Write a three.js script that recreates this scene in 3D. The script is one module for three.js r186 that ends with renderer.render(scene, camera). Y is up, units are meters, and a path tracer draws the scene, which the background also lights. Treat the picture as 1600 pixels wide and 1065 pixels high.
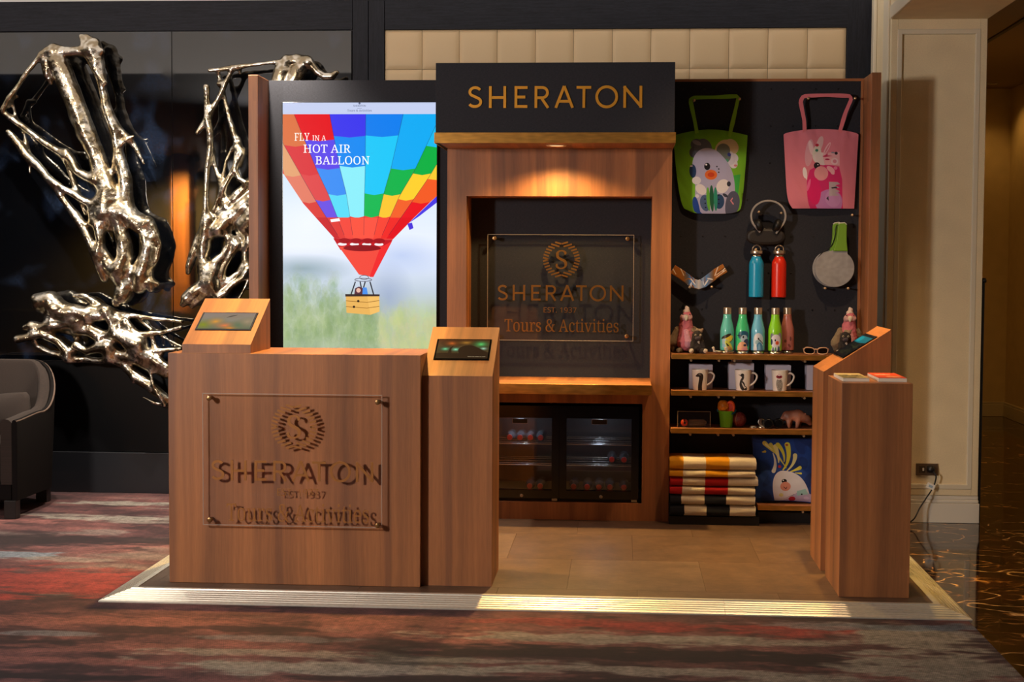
import * as THREE from 'three';
import { RoundedBoxGeometry } from 'three/addons/geometries/RoundedBoxGeometry.js';
import { mergeGeometries, toCreasedNormals } from 'three/addons/utils/BufferGeometryUtils.js';
import { ImprovedNoise } from 'three/addons/math/ImprovedNoise.js';
import { FontLoader } from 'three/addons/loaders/FontLoader.js';
import { TextGeometry } from 'three/addons/geometries/TextGeometry.js';
import { RectAreaLightUniformsLib } from 'three/addons/lights/RectAreaLightUniformsLib.js';

RectAreaLightUniformsLib.init();
const scene = new THREE.Scene();
scene.background = new THREE.Color(0x000000);
// ---------- camera: eye height 1.5 m, turned slightly left and down ----------
const camera = new THREE.PerspectiveCamera(2 * THREE.MathUtils.radToDeg(Math.atan(532.5 / 2397.26)), 1600 / 1065, 0.1, 60);
camera.rotation.set(-0.0514715, 0.0712562, 0.0053524, 'YXZ');
camera.position.set(0, 1.5, 0);
const renderer = new THREE.WebGLRenderer();
renderer.toneMapping = THREE.LinearToneMapping;
renderer.toneMappingExposure = 1.12;
renderer.shadowMap.enabled = true;

// ---------- light levels (each lamp is built further down, with its fitting) ----------
const KEY_LIGHT = 250;              // softbox at the left, cool white
const SIGN_SPOT = 20;              // amber downlight under the sign header
const WARM = new THREE.Color().setRGB(1, 0.6, 0.15);
const AMBER = new THREE.Color().setRGB(1, 0.64, 0.22);
const SIGN_SPILL = 4.6;            // wide, weak part of the same lamp's beam
const CEILING_GLOW = 0.36;         // luminous ceiling over the stand
const CEILING_SPOT = 34;            // warm ceiling downlights
const SHELF_SPOT = 8, SHELF_WARM = new THREE.Color().setRGB(1, 0.66, 0.36);
const SCULPTURE_SPOT = 21;
const PASSAGE = new THREE.Color().setRGB(1, 0.5, 0.1);
const CORRIDOR_LIGHT = 3;
const FRIDGE_LED = 0.06;
const SCREEN_GLOW = 0.95;

// ---------- helpers ----------
const noise = new ImprovedNoise();
const N = (x, y = 0, z = 0) => noise.noise(x, y, z);
let seedState = 7;
const rnd = () => { seedState = (seedState * 1664525 + 1013904223) >>> 0; return seedState / 4294967296; };
const lerp = (a, b, t) => a + (b - a) * t, clamp = (v, a = 0, b = 1) => Math.min(b, Math.max(a, v));
const smooth = (a, b, v) => { const t = clamp((v - a) / (b - a)); return t * t * (3 - 2 * t); };
const used = new Map();
function numbered(name) { const n = used.get(name) || 0; used.set(name, n + 1); return n ? `${name}_${String(n).padStart(3, '0')}` : name; }
function shade(o) { o.castShadow = true; o.receiveShadow = true; return o; }
function thing(name, label, category, pos = [0, 0, 0], turn = 0, group) {
  const o = new THREE.Group(); o.name = numbered(name); o.position.set(...pos); o.rotation.y = turn;
  o.userData = { label, category }; if (group) o.userData.group = group;
  scene.add(o); return o;
}
function part(name, geo, mat, parent, label) {
  const m = shade(new THREE.Mesh(geo, mat)); m.name = parent ? name : numbered(name);
  if (label) m.userData.label = label;
  (parent || scene).add(m); return m;
}
function struct(name, geo, mat, label, category) {
  const m = part(name, geo, mat, null); m.userData = { kind: 'structure', label, category }; return m;
}
function copyOf(root, pos, turn, label) {
  const base = root.name.replace(/_\d{3}$/, ''), r = root.clone(); r.name = numbered(base); r.position.set(...pos); r.rotation.y = turn || 0;
  r.userData = { ...root.userData, label: label || root.userData.label }; scene.add(r); return r;
}
// texture coordinates in metres by the way each face points
function uvMetres(g, ox = 0, oy = 0, swap = false) {
  g = g.index ? g.toNonIndexed() : g;
  const p = g.attributes.position, uv = new Float32Array(p.count * 2);
  for (let t = 0; t < p.count; t += 3) {
    const ax = p.getX(t + 1) - p.getX(t), ay = p.getY(t + 1) - p.getY(t), az = p.getZ(t + 1) - p.getZ(t);
    const bx = p.getX(t + 2) - p.getX(t), by = p.getY(t + 2) - p.getY(t), bz = p.getZ(t + 2) - p.getZ(t);
    const nx = Math.abs(ay * bz - az * by), ny = Math.abs(az * bx - ax * bz), nz = Math.abs(ax * by - ay * bx);
    for (let k = t; k < t + 3; k++) {
      const x = p.getX(k), y = p.getY(k), z = p.getZ(k);
      let u, v; if (ny > nx && ny > nz) { u = x; v = z; } else if (nx > nz) { u = z; v = y; } else { u = x; v = y; }
      if (swap) [u, v] = [v, u];
      uv[2 * k] = u + ox; uv[2 * k + 1] = v + oy;
    }
  }
  g.setAttribute('uv', new THREE.BufferAttribute(uv, 2)); return g;
}
// a box between two corners, its edges rounded by r
function box(x0, x1, y0, y1, z0, z1, r = 0.0015, swap = false, ox = 0) {
  const w = x1 - x0, h = y1 - y0, d = z1 - z0;
  const g = r ? new RoundedBoxGeometry(w, h, d, 1, Math.min(r, w / 2.01, h / 2.01, d / 2.01)) : new THREE.BoxGeometry(w, h, d);
  g.translate((x0 + x1) / 2, (y0 + y1) / 2, (z0 + z1) / 2);
  return uvMetres(g, ox, 0, swap);
}
const merge = (list) => mergeGeometries(list.map((g) => { g = g.index ? g.toNonIndexed() : g; for (const k of Object.keys(g.attributes)) if (!['position', 'normal', 'uv'].includes(k)) g.deleteAttribute(k); return g; }));
const V = (x, y, z = 0) => new THREE.Vector3(x, y, z);
function tube(pts, r, seg = 40, sides = 8, closed = false) { return new THREE.TubeGeometry(new THREE.CatmullRomCurve3(pts.map((p) => V(...p)), closed), seg, r, sides, closed); }
function lathe(pts, seg = 40) { return new THREE.LatheGeometry(pts.map((p) => new THREE.Vector2(...p)), seg); }
function prism(pts, depth, bevel = 0) {          // outline in x,y pushed along z
  const s = new THREE.Shape(pts.map((p) => new THREE.Vector2(...p)));
  return new THREE.ExtrudeGeometry(s, { depth, bevelEnabled: bevel > 0, bevelSize: bevel, bevelThickness: bevel, bevelSegments: 2, curveSegments: 24 });
}
function ellipsoid(rx, ry, rz, x, y, z, seg = 20) { const g = new THREE.SphereGeometry(1, seg, Math.ceil(seg * 0.7)); g.scale(rx, ry, rz); g.translate(x, y, z); return g; }
// smooth union of tapered capsules on a grid, meshed by surface nets
function blend(caps, cell, k, bump = 0, bumpFreq = 20) {
  let lo = [1e9, 1e9, 1e9], hi = [-1e9, -1e9, -1e9];
  for (const c of caps) for (const [q, r] of [[c.a, c.ra], [c.b, c.rb]]) for (let i = 0; i < 3; i++) { lo[i] = Math.min(lo[i], q[i] - r - 4 * k - 2 * cell); hi[i] = Math.max(hi[i], q[i] + r + 4 * k + 2 * cell); }
  const n = lo.map((v, i) => Math.ceil((hi[i] - v) / cell) + 1), size = n[0] * n[1] * n[2], acc = new Float32Array(size);
  const limbs = new Map(); caps.forEach((c, i) => { const q = c.limb ?? -1 - i; if (!limbs.has(q)) limbs.set(q, []); limbs.get(q).push(c); });
  const near = new Float32Array(size).fill(1e9);
  for (const limb of limbs.values()) {             // the nearest stretch of each limb counts, then limbs melt into each other
    const touched = [];
    for (const c of limb) {
      const reach = Math.max(c.ra, c.rb) + 5 * k, d = [0, 1, 2].map((i) => c.b[i] - c.a[i]), L2 = d[0] * d[0] + d[1] * d[1] + d[2] * d[2] || 1e-9;
      const i0 = [0, 1, 2].map((i) => Math.max(0, Math.floor((Math.min(c.a[i], c.b[i]) - reach - lo[i]) / cell))), i1 = [0, 1, 2].map((i) => Math.min(n[i] - 1, Math.ceil((Math.max(c.a[i], c.b[i]) + reach - lo[i]) / cell)));
      for (let z = i0[2]; z <= i1[2]; z++) for (let y = i0[1]; y <= i1[1]; y++) for (let x = i0[0]; x <= i1[0]; x++) {
        const px = lo[0] + x * cell - c.a[0], py = lo[1] + y * cell - c.a[1], pz = lo[2] + z * cell - c.a[2];
        const t = clamp((px * d[0] + py * d[1] + pz * d[2]) / L2), qx = px - d[0] * t, qy = py - d[1] * t, qz = (pz - d[2] * t) / (c.flat || 1);
        const dist = Math.sqrt(qx * qx + qy * qy + qz * qz) - lerp(c.ra, c.rb, t), at = (z * n[1] + y) * n[0] + x;
        if (dist < 5 * k) { if (near[at] === 1e9) touched.push(at); if (dist < near[at]) near[at] = dist; }
      }
    }
    for (const at of touched) { acc[at] += Math.exp(-near[at] / k); near[at] = 1e9; }
  }
  const f = new Float32Array(size);
  for (let z = 0, q = 0; z < n[2]; z++) for (let y = 0; y < n[1]; y++) for (let x = 0; x < n[0]; x++, q++) {
    f[q] = acc[q] > 0 ? -k * Math.log(acc[q]) : 5 * k;
    if (bump && Math.abs(f[q]) < 4 * bump + cell * 2) { const X = lo[0] + x * cell, Y = lo[1] + y * cell, Z = lo[2] + z * cell; f[q] += bump * (N(X * bumpFreq, Y * bumpFreq, Z * bumpFreq) + 0.5 * N(X * bumpFreq * 2.3, Y * bumpFreq * 2.3, Z * bumpFreq * 2.3 + 9)); }
  }
  return surfaceNets(f, n, lo, cell);
}
function surfaceNets(f, n, lo, cell) {
  const pos = [], ids = new Int32Array(n[0] * n[1] * n[2]).fill(-1), idx = [], at = (x, y, z) => (z * n[1] + y) * n[0] + x;
  const corner = [[0, 0, 0], [1, 0, 0], [0, 1, 0], [1, 1, 0], [0, 0, 1], [1, 0, 1], [0, 1, 1], [1, 1, 1]], edges = [[0, 1], [2, 3], [4, 5], [6, 7], [0, 2], [1, 3], [4, 6], [5, 7], [0, 4], [1, 5], [2, 6], [3, 7]];
  for (let z = 0; z < n[2] - 1; z++) for (let y = 0; y < n[1] - 1; y++) for (let x = 0; x < n[0] - 1; x++) {
    let m = 0; const v = corner.map(([a, b, c], i) => { const w = f[at(x + a, y + b, z + c)]; if (w < 0) m |= 1 << i; return w; });
    if (m === 0 || m === 255) continue;
    let sx = 0, sy = 0, sz = 0, c = 0;
    for (const [a, b] of edges) if ((v[a] < 0) !== (v[b] < 0)) { const t = v[a] / (v[a] - v[b]), A = corner[a], B = corner[b]; sx += lerp(A[0], B[0], t); sy += lerp(A[1], B[1], t); sz += lerp(A[2], B[2], t); c++; }
    ids[at(x, y, z)] = pos.length / 3; pos.push(lo[0] + (x + sx / c) * cell, lo[1] + (y + sy / c) * cell, lo[2] + (z + sz / c) * cell);
  }
  const quad = (a, b, c, d, flip) => { if (a < 0 || b < 0 || c < 0 || d < 0) return; flip ? idx.push(a, c, b, a, d, c) : idx.push(a, b, c, a, c, d); };
  for (let z = 1; z < n[2] - 1; z++) for (let y = 1; y < n[1] - 1; y++) for (let x = 1; x < n[0] - 1; x++) {
    const s = f[at(x, y, z)] < 0;
    if (s !== f[at(x + 1, y, z)] < 0) quad(ids[at(x, y - 1, z - 1)], ids[at(x, y, z - 1)], ids[at(x, y, z)], ids[at(x, y - 1, z)], !s);
    if (s !== f[at(x, y + 1, z)] < 0) quad(ids[at(x - 1, y, z - 1)], ids[at(x - 1, y, z)], ids[at(x, y, z)], ids[at(x, y, z - 1)], !s);
    if (s !== f[at(x, y, z + 1)] < 0) quad(ids[at(x - 1, y - 1, z)], ids[at(x, y - 1, z)], ids[at(x, y, z)], ids[at(x - 1, y, z)], !s);
  }
  const g = new THREE.BufferGeometry(); g.setAttribute('position', new THREE.Float32BufferAttribute(pos, 3)); g.setIndex(idx);
  g.computeVertexNormals(); g.setAttribute('uv', new THREE.Float32BufferAttribute(new Float32Array(pos.length / 3 * 2).map((_, i) => pos[Math.floor(i / 2) * 3 + (i % 2)]), 2));
  return g;
}
// a flat ribbon of constant width along a line, as a Shape (letter strokes, prints)
function ribbonShape(pts, w) {
  const L = [], R = [];
  for (let i = 0; i < pts.length; i++) {
    const a = pts[Math.max(0, i - 1)], b = pts[Math.min(pts.length - 1, i + 1)], l = Math.hypot(b[0] - a[0], b[1] - a[1]) || 1, nx = -(b[1] - a[1]) / l, ny = (b[0] - a[0]) / l;
    L.push(new THREE.Vector2(pts[i][0] + nx * w / 2, pts[i][1] + ny * w / 2)); R.unshift(new THREE.Vector2(pts[i][0] - nx * w / 2, pts[i][1] - ny * w / 2));
  }
  return new THREE.Shape([...L, ...R]);
}
function arc(cx, cy, rx, ry, d0, d1, n = 16) { const o = []; for (let i = 0; i <= n; i++) { const a = THREE.MathUtils.degToRad(lerp(d0, d1, i / n)); o.push([cx + rx * Math.cos(a), cy + ry * Math.sin(a)]); } return o; }
const s2 = 0.065;   // half a stroke of the capitals, as a share of their height
const CAPITALS = {  // centre lines of the strokes, height 1
  S: [[...arc(0.36, 0.735, 0.25, 0.2, 28, 225, 18), ...arc(0.34, 0.275, 0.28, 0.21, 55, -150, 20)]],
  H: [[[s2, 0], [s2, 1]], [[0.8 - s2, 0], [0.8 - s2, 1]], [[s2, 0.48], [0.8 - s2, 0.48]]],
  E: [[[s2, 0], [s2, 1]], [[0, 1 - s2], [0.6, 1 - s2]], [[s2, 0.5], [0.5, 0.5]], [[0, s2], [0.6, s2]]],
  R: [[[s2, 0], [s2, 1]], [[s2, 1 - s2], [0.36, 1 - s2], ...arc(0.36, 0.7, 0.235, 0.235, 88, -88, 14), [0.36, 0.465], [s2, 0.465]], [[0.3, 0.48], [0.63, 0]]],
  A: [[[0.055, 0], [0.44, 1]], [[0.83, 0], [0.44, 1]], [[0.18, 0.3], [0.7, 0.3]]],
  T: [[[0, 1 - s2], [0.68, 1 - s2]], [[0.34, 0], [0.34, 1 - s2]]],
  O: [arc(0.525, 0.5, 0.46, 0.46, 0, 360, 44)],
  N: [[[s2, 0], [s2, 1]], [[0.03, 0.97], [0.84, 0.03]], [[0.87 - s2, 0], [0.87 - s2, 1]]],
};
const WORD = [['S', 0], ['H', 1.0], ['E', 2.186], ['R', 3.116], ['A', 4.047], ['T', 5.054], ['O', 5.922], ['N', 7.209]];
function capital(ch, h, depth, stroke = 0.125) {
  const gs = CAPITALS[ch].map((line, i) => new THREE.ExtrudeGeometry(ribbonShape(line, stroke), { depth: (depth - 0.0004 * i) / h, bevelEnabled: false, curveSegments: 1 }));
  const g = merge(gs); g.scale(h, h, h); return g;
}
function hotelWord(parent, mat, x, y, z, h, depth, spread = 1) {   // the eight capitals, a letter each
  for (const [ch, dx] of WORD) { const m = part('letter', capital(ch, h, depth), mat, parent); m.position.set(x + dx * h * spread, y, z); }
}
const loader = new FontLoader();
const sansFont = await loader.loadAsync('fonts/droid/droid_sans_regular.typeface.json');
const serifFont = await loader.loadAsync('fonts/droid/droid_serif_regular.typeface.json');
function textGeo(str, font, size, depth, width) {
  const g = new TextGeometry(str, { font, size, depth, curveSegments: 5, bevelEnabled: false }); g.computeBoundingBox();
  const b = g.boundingBox; g.translate(-b.min.x, 0, 0); if (width) g.scale(width / (b.max.x - b.min.x), 1, 1); return g;
}
// the round wreath of slanted bars with an S in the middle
function emblemGeo(R, depth) {
  const gs = [], ri = 0.7, step = 0.172, w = 0.085, sl = 0.3;
  for (const [qx, qy] of [[1, 1], [-1, 1], [1, -1], [-1, -1]]) for (let c = -0.2; c < 1; c += step) {
    let run = [];
    for (let x = 0.012; x <= 1; x += 0.01) { const y = c + sl * x, r = Math.hypot(x, y); if (y > 0.012 && r > ri && r < 1) run.push([x * qx, y * qy]); else if (run.length) break; }
    if (run.length > 4) gs.push(new THREE.ExtrudeGeometry(ribbonShape([run[0], run[run.length - 1]], w), { depth: depth / R, bevelEnabled: false }));
  }
  const g = merge(gs); g.scale(R, R, R); return g;
}
function canvasTexture(w, h, draw, srgb = true) {
  const c = document.createElement('canvas'); c.width = w; c.height = h; draw(c.getContext('2d'), w, h);
  const t = new THREE.CanvasTexture(c); if (srgb) t.colorSpace = THREE.SRGBColorSpace; return t;
}
function dataTexture(w, h, fn, srgb = true) {     // fn(u, v) -> [r, g, b] 0..255
  const d = new Uint8Array(w * h * 4);
  for (let y = 0, q = 0; y < h; y++) for (let x = 0; x < w; x++, q += 4) { const c = fn(x / w, y / h); d[q] = clamp(c[0], 0, 255); d[q + 1] = clamp(c[1], 0, 255); d[q + 2] = clamp(c[2], 0, 255); d[q + 3] = 255; }
  const t = new THREE.DataTexture(d, w, h); t.magFilter = THREE.LinearFilter; t.minFilter = THREE.LinearFilter; t.wrapS = t.wrapT = THREE.RepeatWrapping;
  if (srgb) t.colorSpace = THREE.SRGBColorSpace; t.needsUpdate = true; return t;
}
const mixc = (a, b, t) => [lerp(a[0], b[0], t), lerp(a[1], b[1], t), lerp(a[2], b[2], t)];
const std = (color, roughness = 0.6, metalness = 0, more = {}) => new THREE.MeshStandardMaterial({ color, roughness, metalness, ...more });
// ---------- materials ----------
// periodic noise helper for repeating maps
const PN = (u, v, fu, fv, s) => { const a = N(u * fu, v * fv, s), b = N((u - 1) * fu, v * fv, s), t = smooth(0.85, 1, u); return lerp(a, b, t); };
const woodMap = dataTexture(1024, 1024, (u, v) => {      // veneer, grain upright; 1.4 m wide, 2.4 m tall
  const w = 0.012 * N(v * 2.1, u * 3, 4) + 0.004 * N(v * 9, u * 7, 8), x = u + w;
  const band = 0.5 + 0.75 * PN(x, v * 0.5, 9, 0.8, 1) + 0.4 * PN(x, v, 23, 1.1, 4), streak = PN(x, v, 90, 2.2, 8) + 0.5 * PN(x, v, 260, 7, 3), pore = PN(u, v, 420, 30, 12);
  let c = mixc([128, 81, 50], [184, 117, 68], clamp(band)); const dark = smooth(0.26, 0.5, PN(x, v, 17, 0.6, 21)); c = mixc(c, [104, 66, 46], dark * 0.5);
  const m = 1 + 0.08 * streak + 0.06 * pore; return [c[0] * m, c[1] * m, c[2] * m];
});
woodMap.repeat.set(1 / 1.4, 1 / 2.4);
const woodBump = dataTexture(512, 512, (u, v) => { const s = 128 + 90 * PN(u, v, 260, 14, 3); return [s, s, s]; }, false); woodBump.repeat.set(1 / 0.7, 1 / 1.2);
const wood = new THREE.MeshStandardMaterial({ map: woodMap, bumpMap: woodBump, bumpScale: 0.0002, roughness: 0.48 });
const charcoalMap = dataTexture(512, 512, (u, v) => { const s = 1 + 0.16 * PN(u, v, 40, 200, 2) + 0.1 * PN(u, v, 200, 30, 5); return [44 * s, 44 * s, 50 * s]; }); charcoalMap.repeat.set(2, 2);
const charcoal = new THREE.MeshPhysicalMaterial({ map: charcoalMap, roughness: 0.7, specularIntensity: 0.35 });
const blackVeneerMap = dataTexture(512, 512, (u, v) => { const s = 1 + 0.2 * PN(u, v, 90, 6, 2) + 0.14 * PN(u, v, 240, 30, 5); return [34 * s, 35 * s, 42 * s]; });
const blackVeneer = new THREE.MeshPhysicalMaterial({ map: blackVeneerMap, roughness: 0.6, specularIntensity: 0.35 });
const lacquerMap = dataTexture(512, 512, (u, v) => { const m = smooth(0.1, 0.6, PN(u, v, 5, 7, 2) + 0.5 * PN(u, v, 21, 17, 6)), g = 1 + 0.5 * PN(u, v, 150, 150, 9); return [5 + 18 * m * g, 6 + 26 * m * g, 9 + 40 * m * g]; });
lacquerMap.repeat.set(0.5, 0.5);
const lacquerRough = dataTexture(256, 256, (u, v) => { const s = 6 + 12 * smooth(0.1, 0.5, PN(u, v, 6, 6, 3) + 0.4 * PN(u, v, 31, 19, 8)); return [s, s, s]; }, false); lacquerRough.repeat.set(0.5, 0.5);
const lacquer = new THREE.MeshPhysicalMaterial({ map: lacquerMap, roughnessMap: lacquerRough, roughness: 1, clearcoat: 0, ior: 1.8 });
const creamMap = dataTexture(512, 512, (u, v) => { const s = 1 + 0.035 * PN(u, v, 160, 160, 2) + 0.03 * PN(u, v, 9, 9, 5); return [222 * s, 204 * s, 168 * s]; });
const cream = new THREE.MeshStandardMaterial({ map: creamMap, roughness: 0.7 });
const creamGloss = std(0xd6cbb4, 0.45);
const baseWhite = std(0xd8d0c2, 0.4);
const leatherBump = dataTexture(512, 512, (u, v) => { const s = 128 + 70 * PN(u, v, 120, 120, 2) + 40 * PN(u, v, 31, 31, 7); return [s, s, s]; }, false); leatherBump.repeat.set(4, 4);
const leather = new THREE.MeshStandardMaterial({ color: 0xd2b68e, roughness: 0.5, bumpMap: leatherBump, bumpScale: 0.0006 });
const ceilingPaint = std(0xc9c7c2, 0.9), ceilingDark = std(0x20242c, 0.8);
const aluminiumMap = dataTexture(256, 256, (u, v) => { const s = 1 + 0.07 * PN(u, v, 3, 90, 2) + 0.05 * PN(u, v, 60, 60, 2); return [228 * s, 222 * s, 208 * s]; });
const aluminium = new THREE.MeshStandardMaterial({ map: aluminiumMap, roughness: 0.38, metalness: 0.62 });
const brassMap = dataTexture(512, 256, (u, v) => { const s = 1 + 0.14 * PN(u, v, 6, 120, 2) + 0.16 * PN(u, v, 12, 9, 5); return [190 * s, 138 * s, 66 * s]; }); brassMap.repeat.set(1.5, 6);
const brass = new THREE.MeshStandardMaterial({ map: brassMap, roughness: 0.36, metalness: 0.85 });
const goldLetter = std(0xd9982a, 0.42, 0.45);
const paleGold = std(0xa8703c, 0.35, 0.45), mirrorGold = std(0xa87438, 0.28, 0.85);
const glassPane = new THREE.MeshPhysicalMaterial({ color: 0xffffff, transmission: 1, thickness: 0, roughness: 0.03, ior: 1.5 });
const acrylicBump = dataTexture(256, 256, (u, v) => { const s = 128 + 40 * PN(u, v, 4, 3, 2) + (Math.abs(PN(u, v, 9, 5, 7)) < 0.012 ? 40 : 0); return [s, s, s]; }, false);
const acrylic = new THREE.MeshPhysicalMaterial({ color: 0xffffff, transmission: 1, thickness: 0, roughness: 0.05, ior: 1.49, bumpMap: acrylicBump, bumpScale: 0.0004 });
const black = std(0x0b0a0b, 0.45), blackGloss = std(0x070707, 0.15), steel = std(0xc9c6c0, 0.24, 1), brownSteel = std(0xcdb9a4, 0.3, 0.9), white = std(0xe6e2da, 0.5);
const sculptBump = dataTexture(512, 512, (u, v) => { const s = 128 + 70 * PN(u, v, 40, 40, 2) + 40 * PN(u, v, 110, 110, 7); return [s, s, s]; }, false); sculptBump.repeat.set(1.4, 1.4);
const sculptMap = dataTexture(512, 512, (u, v) => { const m = smooth(-0.25, 0.35, PN(u, v, 14, 14, 2) + 0.5 * PN(u, v, 45, 45, 4)); return mixc([156, 142, 118], [214, 208, 196], m); }); sculptMap.repeat.set(1, 1);
const bronze = new THREE.MeshStandardMaterial({ map: sculptMap, bumpMap: sculptBump, bumpScale: 0.003, roughness: 0.27, metalness: 1 });
// ---------- the setting ----------
// floors: patterned carpet under the stand and to the left, marble to the right
const CX0 = -4.4, CX1 = 1.47, CZ0 = -9.63, CZ1 = -4.9;
const carpetPatches = [   // [x, z, half width, half depth, colour, strength]: dyed streaks where they lie on the floor
  [-2.95, -9.22, 0.6, 0.07, 0, 1.0], [-2.6, -9.05, 0.35, 0.04, 0, 0.8], [-2.85, -8.68, 0.5, 0.09, 0, 1.0], [-3.3, -8.75, 0.3, 0.05, 0, 0.7], [-2.6, -8.55, 0.4, 0.05, 0, 0.8],
  [-2.85, -8.2, 0.18, 0.1, 0, 0.6], [-3.1, -7.95, 0.7, 0.14, 3, 0.9], [-2.6, -8.0, 0.5, 0.1, 3, 0.7], [-3.1, -7.55, 0.3, 0.1, 4, 1], [-2.75, -7.45, 0.3, 0.07, 0, 0.7],
  [-2.75, -6.95, 0.85, 0.3, 1, 1.25], [-3.1, -6.62, 0.6, 0.1, 1, 1], [-2.3, -6.75, 0.5, 0.12, 1, 0.7],
  [-2.55, -6.15, 0.5, 0.12, 2, 0.8], [-2.0, -6.2, 0.5, 0.1, 2, 0.9], [-2.3, -5.95, 0.25, 0.05, 4, 0.7], [-2.5, -5.8, 0.45, 0.1, 3, 0.8], [-1.9, -5.75, 0.4, 0.08, 2, 0.7], [-2.3, -5.55, 0.7, 0.06, 2, 0.8], [-2.1, -5.33, 0.5, 0.06, 3, 1],
  [-1.45, -6.1, 0.35, 0.05, 3, 0.7], [-1.35, -5.95, 0.3, 0.06, 4, 0.5], [-1.35, -5.72, 0.5, 0.07, 0, 0.8], [-1.0, -5.52, 0.7, 0.13, 0, 1.0], [-0.75, -5.7, 0.25, 0.12, 5, 0.9], [-0.5, -6.05, 0.35, 0.16, 2, 1.0],
  [-0.55, -5.68, 0.4, 0.05, 0, 0.7], [-0.1, -6.33, 0.55, 0.08, 1, 0.7], [0.1, -6.28, 0.3, 0.08, 1, 1.0], [0.75, -6.3, 0.34, 0.13, 1, 1.1], [-0.05, -6.08, 0.75, 0.1, 0, 0.9], [0.55, -6.08, 0.5, 0.08, 0, 0.7],
  [0.15, -5.84, 0.95, 0.1, 3, 1.3], [-0.4, -5.8, 0.5, 0.05, 3, 0.9], [0.85, -5.78, 0.35, 0.08, 3, 1], [0.2, -5.6, 0.8, 0.07, 0, 0.9], [-0.6, -5.4, 0.6, 0.06, 3, 0.9], [0.3, -5.45, 0.6, 0.05, 3, 0.8],
  [1.2, -6.2, 0.35, 0.25, 0, 1.1], [1.2, -5.75, 0.4, 0.25, 0, 1.1], [1.0, -6.38, 0.5, 0.07, 4, 0.7], [1.3, -6.4, 0.3, 0.06, 4, 0.8], [0.75, -5.48, 0.4, 0.1, 0, 0.9], [1.25, -5.42, 0.3, 0.1, 0, 1],
];
const carpetColours = [[122, 113, 104], [116, 44, 40], [112, 68, 62], [34, 18, 20], [104, 108, 114], [60, 54, 50]];
const carpetMap = dataTexture(1536, 1240, (u, v) => {
  const x = lerp(CX0, CX1, u), z = lerp(CZ0, CZ1, v), warp = 0.35 * N(x * 2.2, z * 4, 3) + 0.18 * N(x * 6, z * 11, 5);
  const m = 0.5 + 0.7 * N(x * 0.9 + 3, z * 1.7 + warp, 1) + 0.5 * N(x * 2.6, z * 4.4 + warp * 2, 7) + 0.35 * N(x * 7, z * 11, 3); let c = mixc([48, 27, 30], [110, 68, 64], clamp(m));
  const w2 = N(x * 0.6 + 7, z * 1.8, 11) + 0.4 * N(x * 3, z * 6, 2); c = mixc(c, [112, 104, 96], smooth(0.22, 0.5, w2) * 0.6);
  c = mixc(c, [34, 19, 21], 0.62 * smooth(0.12, 0.42, N(x * 1.7, z * 2.6, 21) + 0.5 * N(x * 5, z * 8, 31) + 0.3 * N(x * 14, z * 22, 5)));
  for (const [px, pz, hx, hz, k, s] of carpetPatches) {
    const dx = (x - px) / hx, dz = (z - pz + 0.1 * warp * hz / 0.1) / hz; if (Math.abs(dx) > 1.8 || Math.abs(dz) > 1.8) continue;
    const d = Math.sqrt(dx * dx + dz * dz) + 0.6 * N(x * 4, z * 10, k * 5 + 1) + 0.45 * N(x * 11, z * 26, 8); c = mixc(c, carpetColours[k], smooth(1.15, 0.6, d) * Math.min(1, s));
  }
  const pile = 1 + 0.2 * N(x * 9, z * 14, 6) + 0.22 * N(x * 40, z * 60, 9) + 0.2 * (((Math.sin(u * 91833.7 + v * 45621.3) * 43758.5453) % 1)) + 0.1 * N(x * 30, z * 60, 1); return [c[0] * pile, c[1] * pile, c[2] * pile];
});
carpetMap.wrapS = carpetMap.wrapT = THREE.MirroredRepeatWrapping;
const carpetBump = dataTexture(256, 256, (u, v) => { const s = 128 + 110 * (((Math.sin((u * 256 | 0) * 12.9898 + (v * 256 | 0) * 78.233) * 43758.5453) % 1)); return [s, s, s]; }, false);
const carpetMat = new THREE.MeshStandardMaterial({ map: carpetMap, roughness: 1 });
{
  const g = new THREE.BoxGeometry(CX1 + 10, 0.012, 14.13); g.translate((CX1 - 10) / 2, -0.006, (-9.63 + 4.5) / 2);
  const p = g.attributes.position, uv = g.attributes.uv; for (let i = 0; i < p.count; i++) uv.setXY(i, (p.getX(i) - CX0) / (CX1 - CX0), (p.getZ(i) - CZ0) / (CZ1 - CZ0));
  struct('floor', g, carpetMat, 'hotel carpet dyed in streaks of maroon, red and grey', 'carpet');
}
const marbleMap = dataTexture(1024, 1024, (u, v) => {      // dark brown marble with gold veins, 2.4 m
  const w = 0.5 * PN(u, v, 4, 4, 2) + 0.3 * PN(u, v, 11, 11, 6) + 0.16 * PN(u, v, 28, 28, 9), k = 0.6 + 0.8 * PN(u, v, 60, 60, 3);
  const vein = (a, fu, fv, s, t) => Math.max(0, 1 - Math.abs(PN((u + w * a + 1) % 1, v + w * a * 0.8, fu, fv, s)) / t);
  let c = mixc([14, 6, 4], [52, 25, 12], clamp(0.4 + 0.9 * PN(u, v, 7, 9, 4) + 0.3 * PN(u, v, 24, 24, 8)));
  const a = vein(0.12, 6, 11, 1, 0.045) * smooth(-0.25, 0.1, PN(u, v, 5, 5, 9)) * k, b = vein(0.09, 12, 19, 7, 0.06) * smooth(-0.2, 0.15, PN(u, v, 8, 9, 15)) * k, d = vein(0.05, 26, 36, 12, 0.08) * smooth(-0.1, 0.25, PN(u, v, 9, 9, 21));
  c = mixc(c, [232, 184, 124], clamp(a * 1.6)); c = mixc(c, [196, 138, 74], clamp(b * 1.4)); return mixc(c, [140, 90, 46], clamp(d));
});
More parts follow.
